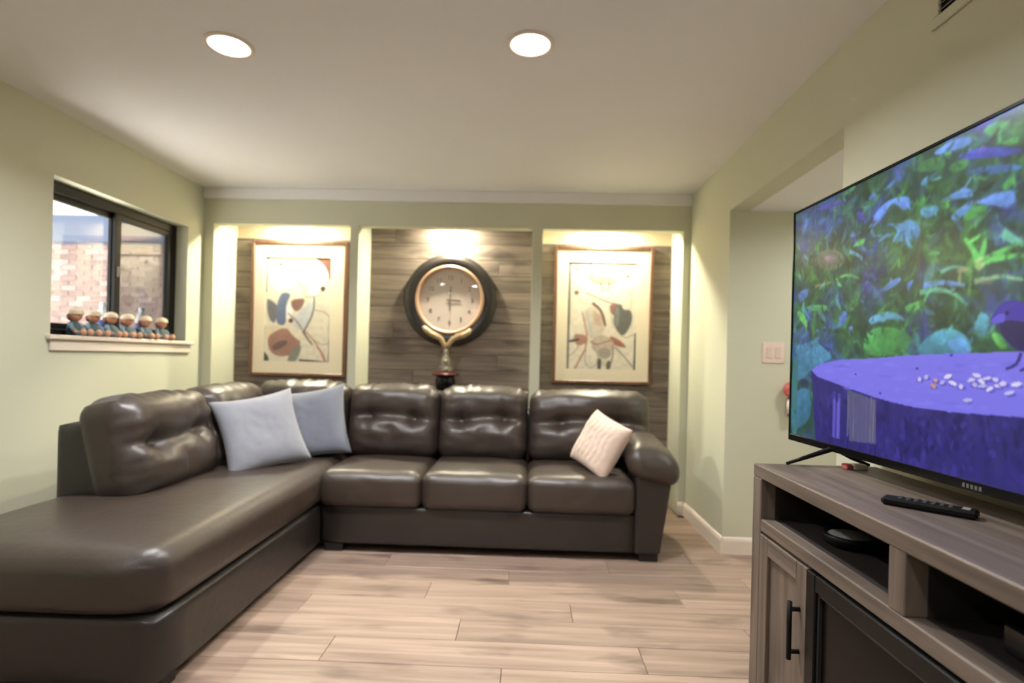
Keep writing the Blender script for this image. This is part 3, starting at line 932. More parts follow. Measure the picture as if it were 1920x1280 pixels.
# ------------------------------------------------------------------ painted pictures as coloured fine grids
class Canvas:
    def __init__(s, W, H, c):
        s.W, s.H = W, H
        s.a = np.zeros((H, W, 3)); s.a[:] = c
        s.yy, s.xx = np.mgrid[0:H, 0:W].astype(float)
    def _blend(s, y0, y1, x0, x1, m, c, al):
        m = (m * al)[..., None]
        s.a[y0:y1, x0:x1] = s.a[y0:y1, x0:x1] * (1 - m) + np.array(c, float) * m
    def poly(s, pts, c, al=1.0, grad=None):
        p = np.array(pts, float)
        x0, y0 = np.maximum(np.floor(p.min(0)).astype(int) - 1, 0)
        x1, y1 = np.minimum(np.ceil(p.max(0)).astype(int) + 2, (s.W, s.H))
        if x1 <= x0 or y1 <= y0: return
        X, Y = s.xx[y0:y1, x0:x1], s.yy[y0:y1, x0:x1]
        ins = np.zeros(X.shape, bool)
        j = len(p) - 1
        for i in range(len(p)):
            xi, yi, xj, yj = p[i, 0], p[i, 1], p[j, 0], p[j, 1]
            if yi != yj:
                ins ^= ((yi > Y) != (yj > Y)) & (X < (xj - xi) * (Y - yi) / (yj - yi) + xi)
            j = i
        if grad is not None:      # (dx, dy, amount): tone runs across the shape
            t = (X - p[:, 0].mean()) * grad[0] + (Y - p[:, 1].mean()) * grad[1]
            c = np.array(c, float) * np.clip(1 + grad[2] * t / max(1e-6, np.abs(t).max()), 0, 2)[..., None]
        s._blend(y0, y1, x0, x1, ins.astype(float), c, al)
    def smooth_poly(s, pts, c, al=1.0, grad=None):
        p = [np.array(q, float) for q in pts]
        for _ in range(2):       # Chaikin corner cutting
            o = []
            for i in range(len(p)):
                a, b = p[i], p[(i + 1) % len(p)]
                o += [a * .78 + b * .22, a * .22 + b * .78]
            p = o
        s.poly(p, c, al, grad)
    def ell(s, cx, cy, rx, ry, c, al=1.0, rot=0.0):
        t = np.linspace(0, 2 * math.pi, 28, endpoint=False)
        x, y = rx * np.cos(t), ry * np.sin(t)
        s.poly(np.stack([cx + x * math.cos(rot) - y * math.sin(rot), cy + x * math.sin(rot) + y * math.cos(rot)], 1), c, al)
    def stroke(s, pts, w0, c, al=1.0, w1=None):
        w1 = w0 if w1 is None else w1
        p = [np.array(q, float) for q in pts]
        for _ in range(2):
            o = [p[0]]
            for a, b in zip(p[:-1], p[1:]):
                o += [a * .75 + b * .25, a * .25 + b * .75]
            p = o + [p[-1]]
        L, Rr = [], []
        n = len(p)
        for i in range(n):
            d = p[min(i + 1, n - 1)] - p[max(i - 1, 0)]
            d /= max(1e-6, np.hypot(*d))
            w = (w0 + (w1 - w0) * i / (n - 1)) / 2
            nrm = np.array([-d[1], d[0]])
            L.append(p[i] + nrm * w); Rr.append(p[i] - nrm * w)
        s.poly(L + Rr[::-1], c, al)
    def leaf(s, x, y, L, W, ang, c, al=1.0):
        t = np.linspace(0, 1, 9)
        top = np.sin(t * math.pi) ** .8 * W / 2
        bend = .25 * W * np.sin(t * math.pi)
        px = np.concatenate([t * L, t[::-1] * L]); py = np.concatenate([bend + top, (bend - top)[::-1]])
        ca, sa = math.cos(ang), math.sin(ang)
        s.poly(np.stack([x + px * ca - py * sa, y + px * sa + py * ca], 1), c, al, (-sa, ca, float(rng.uniform(-.35, .35))))
    def blur(s, n=1):
        for _ in range(n):
            b = np.pad(s.a, ((1, 1), (1, 1), (0, 0)), 'edge')
            b = (b[:-2] + 2 * b[1:-1] + b[2:]) / 4
            s.a = (b[:, :-2] + 2 * b[:, 1:-1] + b[:, 2:]) / 4
    def grid_mesh(s, name, P):
        """P(u, v) arrays -> (x, y, z) arrays; v downwards"""
        H, W = s.H, s.W
        u, v = np.meshgrid(np.linspace(0, 1, W), np.linspace(0, 1, H))
        co = np.stack(P(u, v), -1).reshape(-1, 3)
        idx = np.arange(H * W).reshape(H, W)
        q = np.stack([idx[:-1, :-1], idx[1:, :-1], idx[1:, 1:], idx[:-1, 1:]], -1).reshape(-1, 4)
        me = bpy.data.meshes.new(name)
        me.vertices.add(H * W); me.vertices.foreach_set('co', co.ravel().astype(np.float32))
        me.loops.add(q.size); me.loops.foreach_set('vertex_index', q.ravel().astype(np.int32))
        me.polygons.add(len(q)); me.polygons.foreach_set('loop_start', (np.arange(len(q)) * 4).astype(np.int32))
        me.update(calc_edges=True)
        at = me.color_attributes.new('picture', 'FLOAT_COLOR', 'POINT')
        c = np.ones((H * W, 4), np.float32); c[:, :3] = s2l(np.clip(s.a, 0, 255)).reshape(-1, 3)
        at.data.foreach_set('color', c.ravel())
        return me

def picture_mat(name, emission=None, rough=.6):
    m, nt, b = newmat(name)
    a = nt.nodes.new('ShaderNodeAttribute'); a.attribute_name = 'picture'
    if emission:
        b.inputs['Base Color'].default_value = (.004, .004, .005, 1)
        b.inputs['Roughness'].default_value = .28
        nt.links.new(a.outputs['Color'], b.inputs['Emission Color']); b.inputs['Emission Strength'].default_value = emission
    else:
        nt.links.new(a.outputs['Color'], b.inputs['Base Color']); b.inputs['Roughness'].default_value = rough
    return m

# ------------------------------------------------------------------ television
TW, TZ0, TZ1 = 1.43, .905, 1.712
tA = Vector((.937, 1.97, 0))                         # far end of the screen front
tdir = Vector((.045, -1, 0)).normalized()            # towards the near end
tn = Vector((-1, -.045, 0)).normalized()             # screen faces the room
def tp(u, z, off=0.0):
    return tA + tdir * (u * TW) + tn * off + Vector((0, 0, z))
tv = thing('television', 'large black flat television showing a bird on a tree stump among leaves', 'television', tuple(tp(.5, ST)))
TM = Matrix.Identity(4)
for i in range(3):
    TM[i][0], TM[i][1], TM[i][2] = tdir[i], -tn[i], (0, 0, 1)[i]
TM.translation = tA                                   # local: x along the screen, y backwards, z up
MB().box((0, .004, TZ0), (TW, .030, TZ1), .003, TM).build('body', BLACK, tv)
MB().box((.20, .030, TZ0 + .02), (TW - .20, .062, TZ0 + .42), .012, TM).build('rear_housing', BLACK, tv)
bz, bb = .008, .022
b = MB().box((0, -.003, TZ0), (bz, .004, TZ1), .001, TM).box((TW - bz, -.003, TZ0), (TW, .004, TZ1), .001, TM)
b.box((bz, -.003, TZ1 - bz), (TW - bz, .004, TZ1), .001, TM).box((bz, -.003, TZ0), (TW - bz, .004, TZ0 + bb), .001, TM)
bezel = b.build('bezel', GLOSSB, tv)
lg = MB()
for i in range(5):
    x = TW * .533 - .024 + i * .0105
    lg.box((x, -.0042, TZ0 + .006), (x + .0065, -.0028, TZ0 + .015), 0, TM)
lg.build('logo', simple('silver_logo', (112, 110, 108), .4, .3), bezel, label='small silver maker mark on the lower bezel')
for u in (.17, .83):
    f = MB()
    x = u * TW
    f.tube([tuple(TM @ Vector(p)) for p in ((x, -.135, ST + .006), (x, -.07, ST + .028), (x, .0, ST + .052), (x, .018, TZ0 + .02))], [.005, .007, .009, .010], 8)
    f.tube([tuple(TM @ Vector(p)) for p in ((x, .125, ST + .006), (x, .07, ST + .028), (x, .03, ST + .05), (x, .018, TZ0 + .02))], [.005, .007, .009, .010], 8)
    f.build('foot', BLACK, tv, True)

CW, CH = 720, 406
def field(n, m):
    """smooth random field, values about 0..1"""
    g = rng.random((m, n))
    yi, xi = np.linspace(0, m - 1.001, CH), np.linspace(0, n - 1.001, CW)
    y0, x0 = yi.astype(int), xi.astype(int)
    fy, fx = (yi - y0)[:, None], (xi - x0)[None]
    fy, fx = fy * fy * (3 - 2 * fy), fx * fx * (3 - 2 * fx)
    return (g[y0][:, x0] * (1 - fy) * (1 - fx) + g[y0][:, x0 + 1] * (1 - fy) * fx + g[y0 + 1][:, x0] * fy * (1 - fx) + g[y0 + 1][:, x0 + 1] * fy * fx)
cv = Canvas(CW, CH, (42, 76, 70))
ru = lambda a, b_: float(rng.uniform(a, b_))
hue = field(15, 9) * .65 + field(34, 20) * .35            # patches of blue light among the green
dk = np.array((34, 60, 58.)); gr = np.array((58, 118, 72.)); bl = np.array((58, 88, 158.)); ind = np.array((58, 62, 150.))
base_ = field(26, 15)
cv.a = dk + (gr * 0.9 - dk) * base_[..., None] * .7
cv.a += (bl - cv.a) * np.clip((hue - .52) * 3, 0, .7)[..., None]
def leafcol(x, y, lift):
    h = hue[int(min(max(y, 0), CH - 1)), int(min(max(x, 0), CW - 1))] + ru(-.16, .16)
    if h > .60: c = [(66, 98, 186), (84, 134, 206), (72, 74, 176), (80, 140, 180)][int(ru(0, 4))]
    elif h > .47: c = [(70, 134, 142), (74, 140, 120), (60, 104, 110), (92, 160, 150)][int(ru(0, 4))]
    else: c = [(60, 124, 68), (74, 148, 76), (50, 100, 62), (90, 172, 88), (56, 110, 84)][int(ru(0, 5))]
    return tuple(q * lift for q in c)
for (n_l, L0, L1, lift, bl_) in ((420, 20, 62, .66, 3), (520, 14, 46, .84, 2), (430, 10, 34, 1.0, 1)):
    for k in range(n_l):
        x, y = ru(-20, CW), ru(-15, CH * .80)
        L = ru(L0, L1)
        cv.leaf(x, y, L, L * ru(.16, .38), ru(-1.3, 1.7) + (math.pi if k % 3 == 0 else 0), leafcol(x, y, lift * ru(.8, 1.15)), ru(.45, .9))
    for k in range(60):
        cv.ell(ru(0, CW), ru(0, CH * .8), ru(4, 16), ru(3, 10), (30, 52, 50), ru(.2, .55), ru(0, 3))
    cv.blur(bl_)
k_ = lambda pts: [(p[0] * CW / 1000, p[1] * CH / 1000) for p in pts]
for (kind, c, al, wd, pts) in TV_SHAPES:
    if kind == 'p':
        cv.smooth_poly(k_(pts), c, al * .92, (ru(-1, 1), 1, ru(-.3, -.12)))
        q = np.array(k_(pts))
        i = int(np.argmax(np.linalg.norm(q - q.mean(0), axis=1)))
        cv.stroke([tuple(q[i] * .9 + q.mean(0) * .1), tuple(q.mean(0)), tuple(q.mean(0) * 1.5 - q[i] * .5)], 1.6, tuple(x * .78 for x in c), .5, .6)
    else:
        cv.stroke(k_(pts), wd * .5, c, al * .9, wd * .2)
for k in range(260):
    x, y = ru(0, CW), ru(0, CH * .64)
    L = ru(7, 22)
    cv.leaf(x, y, L, L * ru(.14, .3), ru(-1.4, 1.8), leafcol(x, y, ru(.6, 1.25)), ru(.4, .75))
for k in range(1500):      # fine leaf texture, each fleck a shade of what lies under it
    x, y = ru(0, CW - 1), ru(0, CH * .66)
    c = cv.a[int(y), int(x)] * ru(.66, 1.34)
    L = ru(5, 20)
    cv.leaf(x, y, L, L * ru(.14, .34), ru(-1.4, 1.8), tuple(c), ru(.5, .85))
cv.a *= (.84 + .30 * field(60, 34) * .6 + .30 * field(140, 80) * .4)[..., None]
cv.blur(2)
tq = TV_PARTS
rim = [p for p in tq['side'][:7]]
cv.poly(k_(rim + [(760, 786), (1010, 740), (1010, 1010), (111, 1010)]), (40, 35, 112))
for k in range(900):
    x, y0 = ru(CW * .115, CW), ru(CH * .77, CH)
    c = [(30, 26, 92), (50, 42, 132), (66, 56, 156), (22, 20, 74), (50, 50, 112)][int(ru(0, 5))]
    cv.ell(x, y0, ru(1, 5), ru(2, 13), c, ru(.2, .55), ru(-.8, .8) if x > CW * .35 else ru(-.1, .1))
q = k_(tq['strip1'])
for k in range(7):
    x = ru(q[0][0], q[1][0]); cv.stroke([(x, q[0][1] + ru(2, 26)), (x, q[2][1])], ru(4, 8), (108, 100, 214), .4)
q = k_(tq['strip2'])
cv.poly(q, (96, 96, 126), .75)
for k in range(9):
    q = k_(tq['strip2']); x = ru(q[0][0] + 1, q[1][0] - 1)
    cv.stroke([(x, q[0][1] + 8), (x + ru(-1, 1), q[2][1] - 2)], 1.6, [(90, 92, 140), (128, 126, 128)][k % 2], .7)
# leaves left of the stump cover the side strip again
cv.smooth_poly(k_([(2, 640), (30, 650), (26, 800), (34, 1000), (0, 1000)]), (58, 112, 120))
for k in range(14):
    cv.leaf(ru(-5, 10), ru(CH * .62, CH), ru(6, 14), ru(3, 7), ru(-1, 1.5), [(62, 120, 160), (60, 130, 80), (46, 90, 110)][k % 3], .8)
cv.poly(k_(tq['top'][:8] + [(900, 642), (1010, 650), (1010, 740), (760, 786)] + tq['top'][10:]), (118, 112, 226))
for k in range(160):
    x, y0 = ru(CW * .06, CW * .98), ru(CH * .665, CH * .80)
    if tuple(cv.a[int(y0), int(min(x, CW - 1))].astype(int))[2] > 200:
        cv.ell(x, y0, ru(4, 16), ru(1, 3), [(128, 122, 236), (106, 100, 214), (122, 118, 232)][k % 3], .5)
for (x, y0) in k_(tq['dots']): cv.ell(x, y0, 2.4, 1.6, (60, 54, 160))
for i, (x, y0) in enumerate(k_(tq['nuts'])):
    cv.ell(x + 1, y0 + 1.6, 6, 2.6, (78, 72, 180), .8)
    c = [(196, 150, 150), (188, 140, 130), (205, 196, 240), (196, 192, 242), (178, 174, 226), (215, 208, 244)][(i if i < 2 else 2 + i % 4)]
    cv.ell(x, y0, ru(3, 6.5), ru(1.8, 3.2), c, 1, ru(-.5, .5))
bd = [tuple(p) for p in k_(tq['bird'])]
cv.smooth_poly(bd, (56, 44, 160))
cv.smooth_poly(k_(tq['belly']), (30, 22, 84))
bx, by = k_([tq['bird'][0]])[0]
cv.smooth_poly([(bx, by), (bx + 9, by - 7), (bx + 18, by - 9), (bx + 20, by + 1), (bx + 10, by + 3)], (92, 80, 205))
cv.ell(bx + 21, by - 8, 2.2, 1.8, (22, 16, 60))
cv.stroke(k_(tq['leg']), 3.2, (40, 34, 110), 1, 2.4)
cv.stroke(k_(tq['leg2']), 3.2, (40, 34, 110), 1, 2.4)
cv.blur(1)
me = cv.grid_mesh('screen', lambda u, v: [tA[i] + tdir[i] * (bz + u * (TW - 2 * bz)) + tn[i] * -.0005 + (0, 0, 1)[i] * (TZ1 - bz - v * (TZ1 - TZ0 - bz - bb)) for i in range(3)])
link('screen', me, picture_mat('screen_picture', 1.0), tv)
# ------------------------------------------------------------------ framed prints
FRAMEB = wood('brown_frame_wood', (96, 66, 50), (126, 88, 68), (76, 52, 40), 'z', .4, 60, .05)
MAT = simple('cream_mat_board', (226, 214, 192), .8, bump=.05, bscale=300)
def norm(x0, y0, w_, h_, W, H):
    return lambda pts: [((x - x0) / w_ * W, (y - y0) / h_ * H) for x, y in pts]

def framed(label, cx, z0, z1, ax0, ax1, az0, az1, art):
    w_ = .815
    x0, x1 = cx - w_ / 2, cx + w_ / 2
    y1 = RY - .017
    y0 = y1 - .032
    t = thing('framed_print', label, 'picture', (cx, y1, z0), 'framed prints in the alcoves')
    fwid = .026
    for (a, b_) in (((x0, z0), (x0 + fwid, z1)), ((x1 - fwid, z0), (x1, z1)), ((x0 + fwid, z1 - fwid), (x1 - fwid, z1)), ((x0 + fwid, z0), (x1 - fwid, z0 + fwid))):
        MB().box((a[0], y0, a[1]), (b_[0], y1, b_[1]), .004).build('frame_rail', FRAMEB, t)
    # mat board with a window cut in it
    b = MB()
    m0, m1, n0, n1 = x0 + fwid, x1 - fwid, z0 + fwid, z1 - fwid
    ym0, ym1 = y0 + .010, y0 + .014
    b.box((m0, ym0, n0), (ax0, ym1, n1)).box((ax1, ym0, n0), (m1, ym1, n1)).box((ax0, ym0, az1), (ax1, ym1, n1)).box((ax0, ym0, n0), (ax1, ym1, az0))
    b.build('mat', MAT, t)
    MB().box((m0, ym1 + .004, n0), (m1, y1 - .002, n1)).build('backing', BLACK, t)
    me = art.grid_mesh('print', lambda u, v: [ax0 - .004 + u * (ax1 - ax0 + .008), ym1 + .002 + 0 * u, az1 + .004 - v * (az1 - az0 + .008)])
    link('print', me, picture_mat('print_colours'), t)
    return t

AW, AH = 190, 290
a = Canvas(AW, AH, (214, 205, 186))
n_ = norm(165, 228, 545, 862, AW, AH)
sp = lambda pts, c, al=1: a.smooth_poly(n_(pts), c, al)
sk = lambda pts, w0, c, al=1, w1=None: a.stroke(n_(pts), w0, c, al, w1)
def dot(x, y, r, c, al=1):
    (q,) = n_([(x, y)]); a.ell(q[0], q[1], r * AW / 545, r * AH / 862, c, al)
sp([(170, 230), (420, 230), (470, 330), (400, 480), (250, 520), (190, 420)], (238, 230, 208))
sp([(560, 232), (725, 232), (725, 400), (690, 420), (670, 320), (610, 262)], (120, 66, 56))
dot(600, 405, 92, (244, 236, 214)); dot(590, 440, 100, (244, 236, 214))
sk([(680, 330), (690, 420), (640, 520), (540, 560), (490, 545)], 2.2, (120, 112, 104))
dot(292, 292, 15, (86, 62, 56)); dot(640, 485, 21, (66, 54, 52))
sk([(185, 320), (240, 330), (292, 300)], 1.5, (120, 110, 100))
sk([(400, 345), (450, 375), (540, 350)], 3.5, (140, 116, 92)); sk([(430, 370), (440, 470), (520, 470), (480, 540)], 3, (176, 150, 116))
sp([(185, 565), (250, 610), (275, 640), (255, 785), (205, 745), (182, 650)], (104, 106, 114))
sp([(268, 600), (305, 518), (385, 528), (338, 620), (345, 795), (258, 780)], (92, 110, 150))
sp([(335, 620), (385, 600), (400, 690), (350, 770)], (222, 224, 226))
sp([(420, 690), (560, 575), (565, 700), (490, 835), (400, 800)], (186, 192, 200))
sp([(378, 580), (500, 560), (475, 640), (425, 680), (385, 640)], (136, 92, 80))
sk([(572, 555), (568, 690), (490, 840)], 4, (92, 92, 96))
sk([(360, 690), (440, 760), (485, 835)], 3, (110, 104, 100))
dot(384, 750, 19, (96, 54, 54))
sp([(180, 800), (300, 790), (350, 830), (250, 880), (180, 900)], (214, 196, 168))
sp([(185, 880), (345, 795), (405, 880), (480, 925), (410, 1030), (300, 1050), (215, 1010)], (160, 112, 98))
sp([(235, 950), (330, 905), (370, 930), (300, 985), (240, 1000)], (112, 84, 84))
sp([(400, 985), (485, 930), (440, 1090), (350, 1090)], (124, 128, 120))
sp([(160, 1000), (200, 1040), (215, 1090), (160, 1090)], (74, 84, 72))
sk([(485, 835), (520, 890), (565, 945)], 6, (84, 82, 84), 1, 3)
sk([(500, 830), (610, 945), (665, 1075)], 4.5, (196, 130, 106)); sk([(600, 960), (650, 1010), (680, 1085)], 3, (170, 92, 80))
sk([(570, 660), (650, 668), (715, 725)], 2.4, (140, 138, 132)); sk([(520, 860), (640, 950), (705, 925)], 2.0, (150, 146, 138)); sk([(700, 720), (690, 850), (705, 930)], 2.0, (150, 146, 138))
sk([(455, 1072), (580, 1078), (705, 1092)], 5, (58, 52, 50)); sk([(704, 900), (700, 1092)], 4, (72, 66, 62)); sk([(182, 235), (176, 520)], 3, (96, 92, 86)); sk([(165, 800), (158, 1085)], 3, (92, 96, 88))
a.a *= (1 + .07 * (rng.random((AH // 10 + 1, AW // 10 + 1)).repeat(10, 0).repeat(10, 1)[:AH, :AW] - .5))[..., None]
g_ = a.a.mean(-1, keepdims=True); a.a = a.a * .74 + g_ * np.array((.27, .26, .25))
a.blur(4)
framed('framed abstract print with blue and grey wing shapes, beside the window', -1.936, .975, 2.108, -2.224, -1.670, 1.098, 1.973, a)

a = Canvas(AW, AH, (216, 207, 188))
n_ = norm(235, 268, 545, 850, AW, AH)
sk([(250, 262), (246, 600), (238, 1112)], 7, (110, 108, 104), 1, 12); sk([(245, 272), (420, 276)], 7, (118, 116, 110)); sk([(782, 280), (784, 560)], 5, (150, 146, 138)); sk([(775, 820), (770, 1120)], 8, (84, 84, 88))
sp([(345, 328), (460, 338), (630, 408), (600, 436), (430, 434), (398, 392)], (200, 164, 124))
sk([(395, 385), (440, 440), (560, 440), (630, 412)], 2.4, (120, 96, 78))
sk([(485, 430), (500, 450), (506, 500)], 5, (104, 88, 76), 1, 2); sk([(566, 430), (552, 455), (544, 500)], 5, (104, 88, 76), 1, 2)
dot(300, 330, 15, (150, 110, 92)); dot(305, 512, 17, (88, 66, 58)); dot(700, 376, 16, (164, 104, 90))
sk([(590, 345), (640, 380), (710, 386), (785, 358)], 2.4, (128, 122, 116)); sk([(300, 345), (280, 440), (330, 590), (420, 600)], 1.6, (170, 150, 128))
sk([(375, 512), (440, 535), (540, 580), (650, 600)], 3.2, (128, 122, 116)); sk([(720, 480), (735, 560), (730, 640)], 2, (190, 150, 130))
sp([(365, 650), (430, 605), (525, 700), (550, 790), (450, 870), (400, 860), (360, 720)], (196, 184, 168))
sp([(430, 640), (510, 690), (510, 780), (450, 760)], (188, 158, 140))
sk([(430, 590), (505, 650), (535, 770)], 8, (112, 82, 68), 1, 6)
sk([(390, 670), (410, 770), (440, 850)], 4, (166, 180, 196))
sp([(560, 600), (635, 588), (610, 690), (572, 670)], (150, 100, 84))
sp([(596, 700), (600, 620), (655, 592), (668, 638), (738, 640), (742, 745), (672, 862), (604, 765)], (96, 98, 94))
sp([(600, 640), (640, 600), (640, 780), (610, 760)], (120, 122, 120))
sk([(742, 640), (800, 740), (680, 865)], 2.4, (216, 206, 186)); sk([(575, 680), (600, 770), (680, 870), (760, 830)], 2, (150, 140, 128))
sk([(352, 660), (375, 760), (398, 860), (380, 960)], 3.2, (166, 112, 96))
sp([(285, 832), (400, 848), (402, 905), (310, 938)], (176, 120, 102)); sp([(245, 890), (325, 868), (345, 886), (262, 908)], (78, 72, 72))
sp([(565, 838), (660, 885), (715, 945), (585, 915)], (168, 98, 84))
sp([(415, 890), (500, 830), (605, 880), (595, 970), (540, 1030), (470, 990)], (186, 168, 150))
sk([(420, 890), (460, 920), (520, 900), (590, 880)], 3, (140, 110, 92)); sk([(600, 920), (600, 990), (575, 1105)], 3.4, (120, 116, 112))
a.ell(*n_([(532, 985)])[0], 18, 15, (160, 150, 140)); a.ell(*n_([(530, 1055)])[0], 11, 10, (196, 190, 160))
sp([(478, 1020), (512, 1030), (508, 1115), (480, 1115)], (86, 82, 74)); sp([(548, 1060), (580, 1030), (578, 1110), (552, 1115)], (96, 90, 78))
sk([(390, 950), (380, 1040), (400, 1100), (470, 1095), (490, 1000), (430, 930)], 2.2, (150, 150, 156))
sk([(385, 955), (340, 1040), (305, 1112)], 4, (176, 104, 90)); sk([(610, 930), (690, 1010), (765, 1100)], 3.6, (138, 134, 126), 1, 3); sk([(330, 930), (290, 990), (260, 1010)], 2, (150, 140, 128))
a.a *= (1 + .07 * (rng.random((AH // 10 + 1, AW // 10 + 1)).repeat(10, 0).repeat(10, 1)[:AH, :AW] - .5))[..., None]
g_ = a.a.mean(-1, keepdims=True); a.a = a.a * .74 + g_ * np.array((.27, .26, .25))
a.blur(4)
framed('framed abstract print with a dark grey shield shape, beside the right wall', .607, .975, 2.108, .317, .884, 1.096, 1.977, a)

# ------------------------------------------------------------------ wall clock
ck = thing('wall_clock', 'large round wall clock with wide dark rim, gold ring and white face', 'clock', (-.662, RY - .015, 1.25))
CKM = Matrix.Translation((-.662, RY - .0165, 1.64)) @ Matrix.Rotation(R(90), 4, 'X')   # local z -> towards the room
MB().lathe([(.372, 0), (.384, .012), (.384, .022), (.372, .034), (.362, .036), (.350, .046), (.335, .050), (.310, .046), (.288, .040), (.272, .036), (.272, .0)], 72, CKM, cap=False).build('rim', simple('dark_bronze_rim', (52, 48, 46), .34, .25), ck, True)
MB().lathe([(.288, .036), (.288, .050), (.283, .060), (.272, .064), (.262, .060), (.256, .050), (.256, .020)], 72, CKM, cap=False).build('gold_ring', simple('antique_gold', (206, 170, 142), .36, .6), ck, True)
MB().lathe([(0, .002), (.272, .002), (.272, .020), (0, .020)], 72, CKM, cap=False).build('face', simple('clock_face_white', (226, 212, 202), .6), ck)
INK = simple('clock_ink', (128, 114, 104), .6)
def txt(s, size, mat4, mat, parent, name):
    cu = bpy.data.curves.new('text', 'FONT'); cu.body = s; cu.size = size; cu.align_x = 'CENTER'; cu.align_y = 'CENTER'; cu.extrude = .0006
    tmp = bpy.data.objects.new('text', cu); col.objects.link(tmp)
    dg = bpy.context.evaluated_depsgraph_get()
    me = bpy.data.meshes.new_from_object(tmp.evaluated_get(dg))
    bpy.data.objects.remove(tmp); bpy.data.curves.remove(cu)
    me.transform(mat4); me.name = name
    return link(name, me, mat, parent)
for h in range(1, 13):
    an = R(90 - 30 * h)
    for j, dg_ in enumerate(str(h)):
        dx_ = 0 if h < 10 else (-.013, .013)[j]
        txt(dg_, .052, CKM @ Matrix.Translation((.186 * math.cos(an) + dx_, .186 * math.sin(an), .0212)), INK, ck, 'numeral')
def hand(name, ang, L, w0, z):
    m = CKM @ Matrix.Rotation(R(-ang), 4, 'Z')
    MB().add([tuple(m @ Vector(p)) for p in ((-w0, -.03, z), (w0, -.03, z), (w0 * 1.3, L * .75, z), (0, L, z), (-w0 * 1.3, L * .75, z),
              (-w0, -.03, z + .0015), (w0, -.03, z + .0015), (w0 * 1.3, L * .75, z + .0015), (0, L, z + .0015), (-w0 * 1.3, L * .75, z + .0015))],
             [(4, 3, 2, 1, 0), (5, 6, 7, 8, 9), (0, 1, 6, 5), (1, 2, 7, 6), (2, 3, 8, 7), (3, 4, 9, 8), (4, 0, 5, 9)]).build(name, INK, ck)
hand('minute_hand', 3, .125, .0035, .026); hand('hour_hand', 94, .10, .0055, .024); hand('second_hand', 180, .10, .0014, .029)
MB().lathe([(.010, .021), (.010, .031), (.006, .033)], 16, CKM).build('hub', INK, ck, True)
MB().lathe([(.2565, .046), (.20, .056), (.13, .063), (.06, .067), (0, .0675)], 56, CKM, cap=False).build('glass', glass_mat('clock_glass', .07), ck, True)

# ------------------------------------------------------------------ trophy
tr = thing('trophy', 'silver-gilt trophy with two raised wing-like arms on a red and black base', 'trophy', (-.66, 4.35, .90))
GILT = simple('pale_gilt', (226, 200, 158), .26, .7)
TT = Matrix.Translation((-.66, 4.35, 0))
MB().lathe([(.066, .90), (.078, .905), (.078, .985), (.070, 1.0), (.074, 1.012)], 36, TT).build('plinth', GLOSSB, tr, True)
MB().lathe([(.070, 1.012), (.104, 1.020), (.108, 1.028), (.104, 1.036), (.06, 1.044), (.03, 1.046)], 40, TT).build('dish', simple('dark_red_lacquer', (92, 36, 32), .25), tr, True)
SKT = simple('silver_figure', (150, 140, 124), .3, .6, bump=.6, bscale=60)
MB().lathe([(.050, 1.044), (.056, 1.052), (.048, 1.075), (.043, 1.10), (.047, 1.125), (.042, 1.15), (.028, 1.17), (.020, 1.185), (.024, 1.20), (.018, 1.22), (.012, 1.235), (.014, 1.25)], 28, TT).build('figure', SKT, tr, True)
for i in range(5):
    an = 2 * math.pi * i / 5
    MB().ball((-.66 + .045 * math.cos(an), 4.35 + .045 * math.sin(an), 1.07 + .012 * (i % 2)), (.016, .016, .022)).build('ornament', SKT, tr, True)
dx = -.66
MB().tube([(dx - .008, 4.35, 1.238), (dx - .022, 4.348, 1.275), (dx - .045, 4.342, 1.315), (dx - .09, 4.335, 1.338), (dx - .13, 4.33, 1.358), (dx - .165, 4.325, 1.385), (dx - .186, 4.322, 1.408)], [.020, .021, .021, .026, .026, .022, .013], 12).build('wing', GILT, tr, True)
MB().tube([(dx + .006, 4.35, 1.238), (dx + .024, 4.348, 1.275), (dx + .055, 4.342, 1.312), (dx + .10, 4.335, 1.334), (dx + .14, 4.33, 1.346), (dx + .178, 4.325, 1.368), (dx + .198, 4.322, 1.392)], [.020, .021, .021, .026, .027, .022, .013], 12).build('wing', GILT, tr, True)
MB().ball((dx, 4.35, 1.246), .019).build('collar', GILT, tr, True)

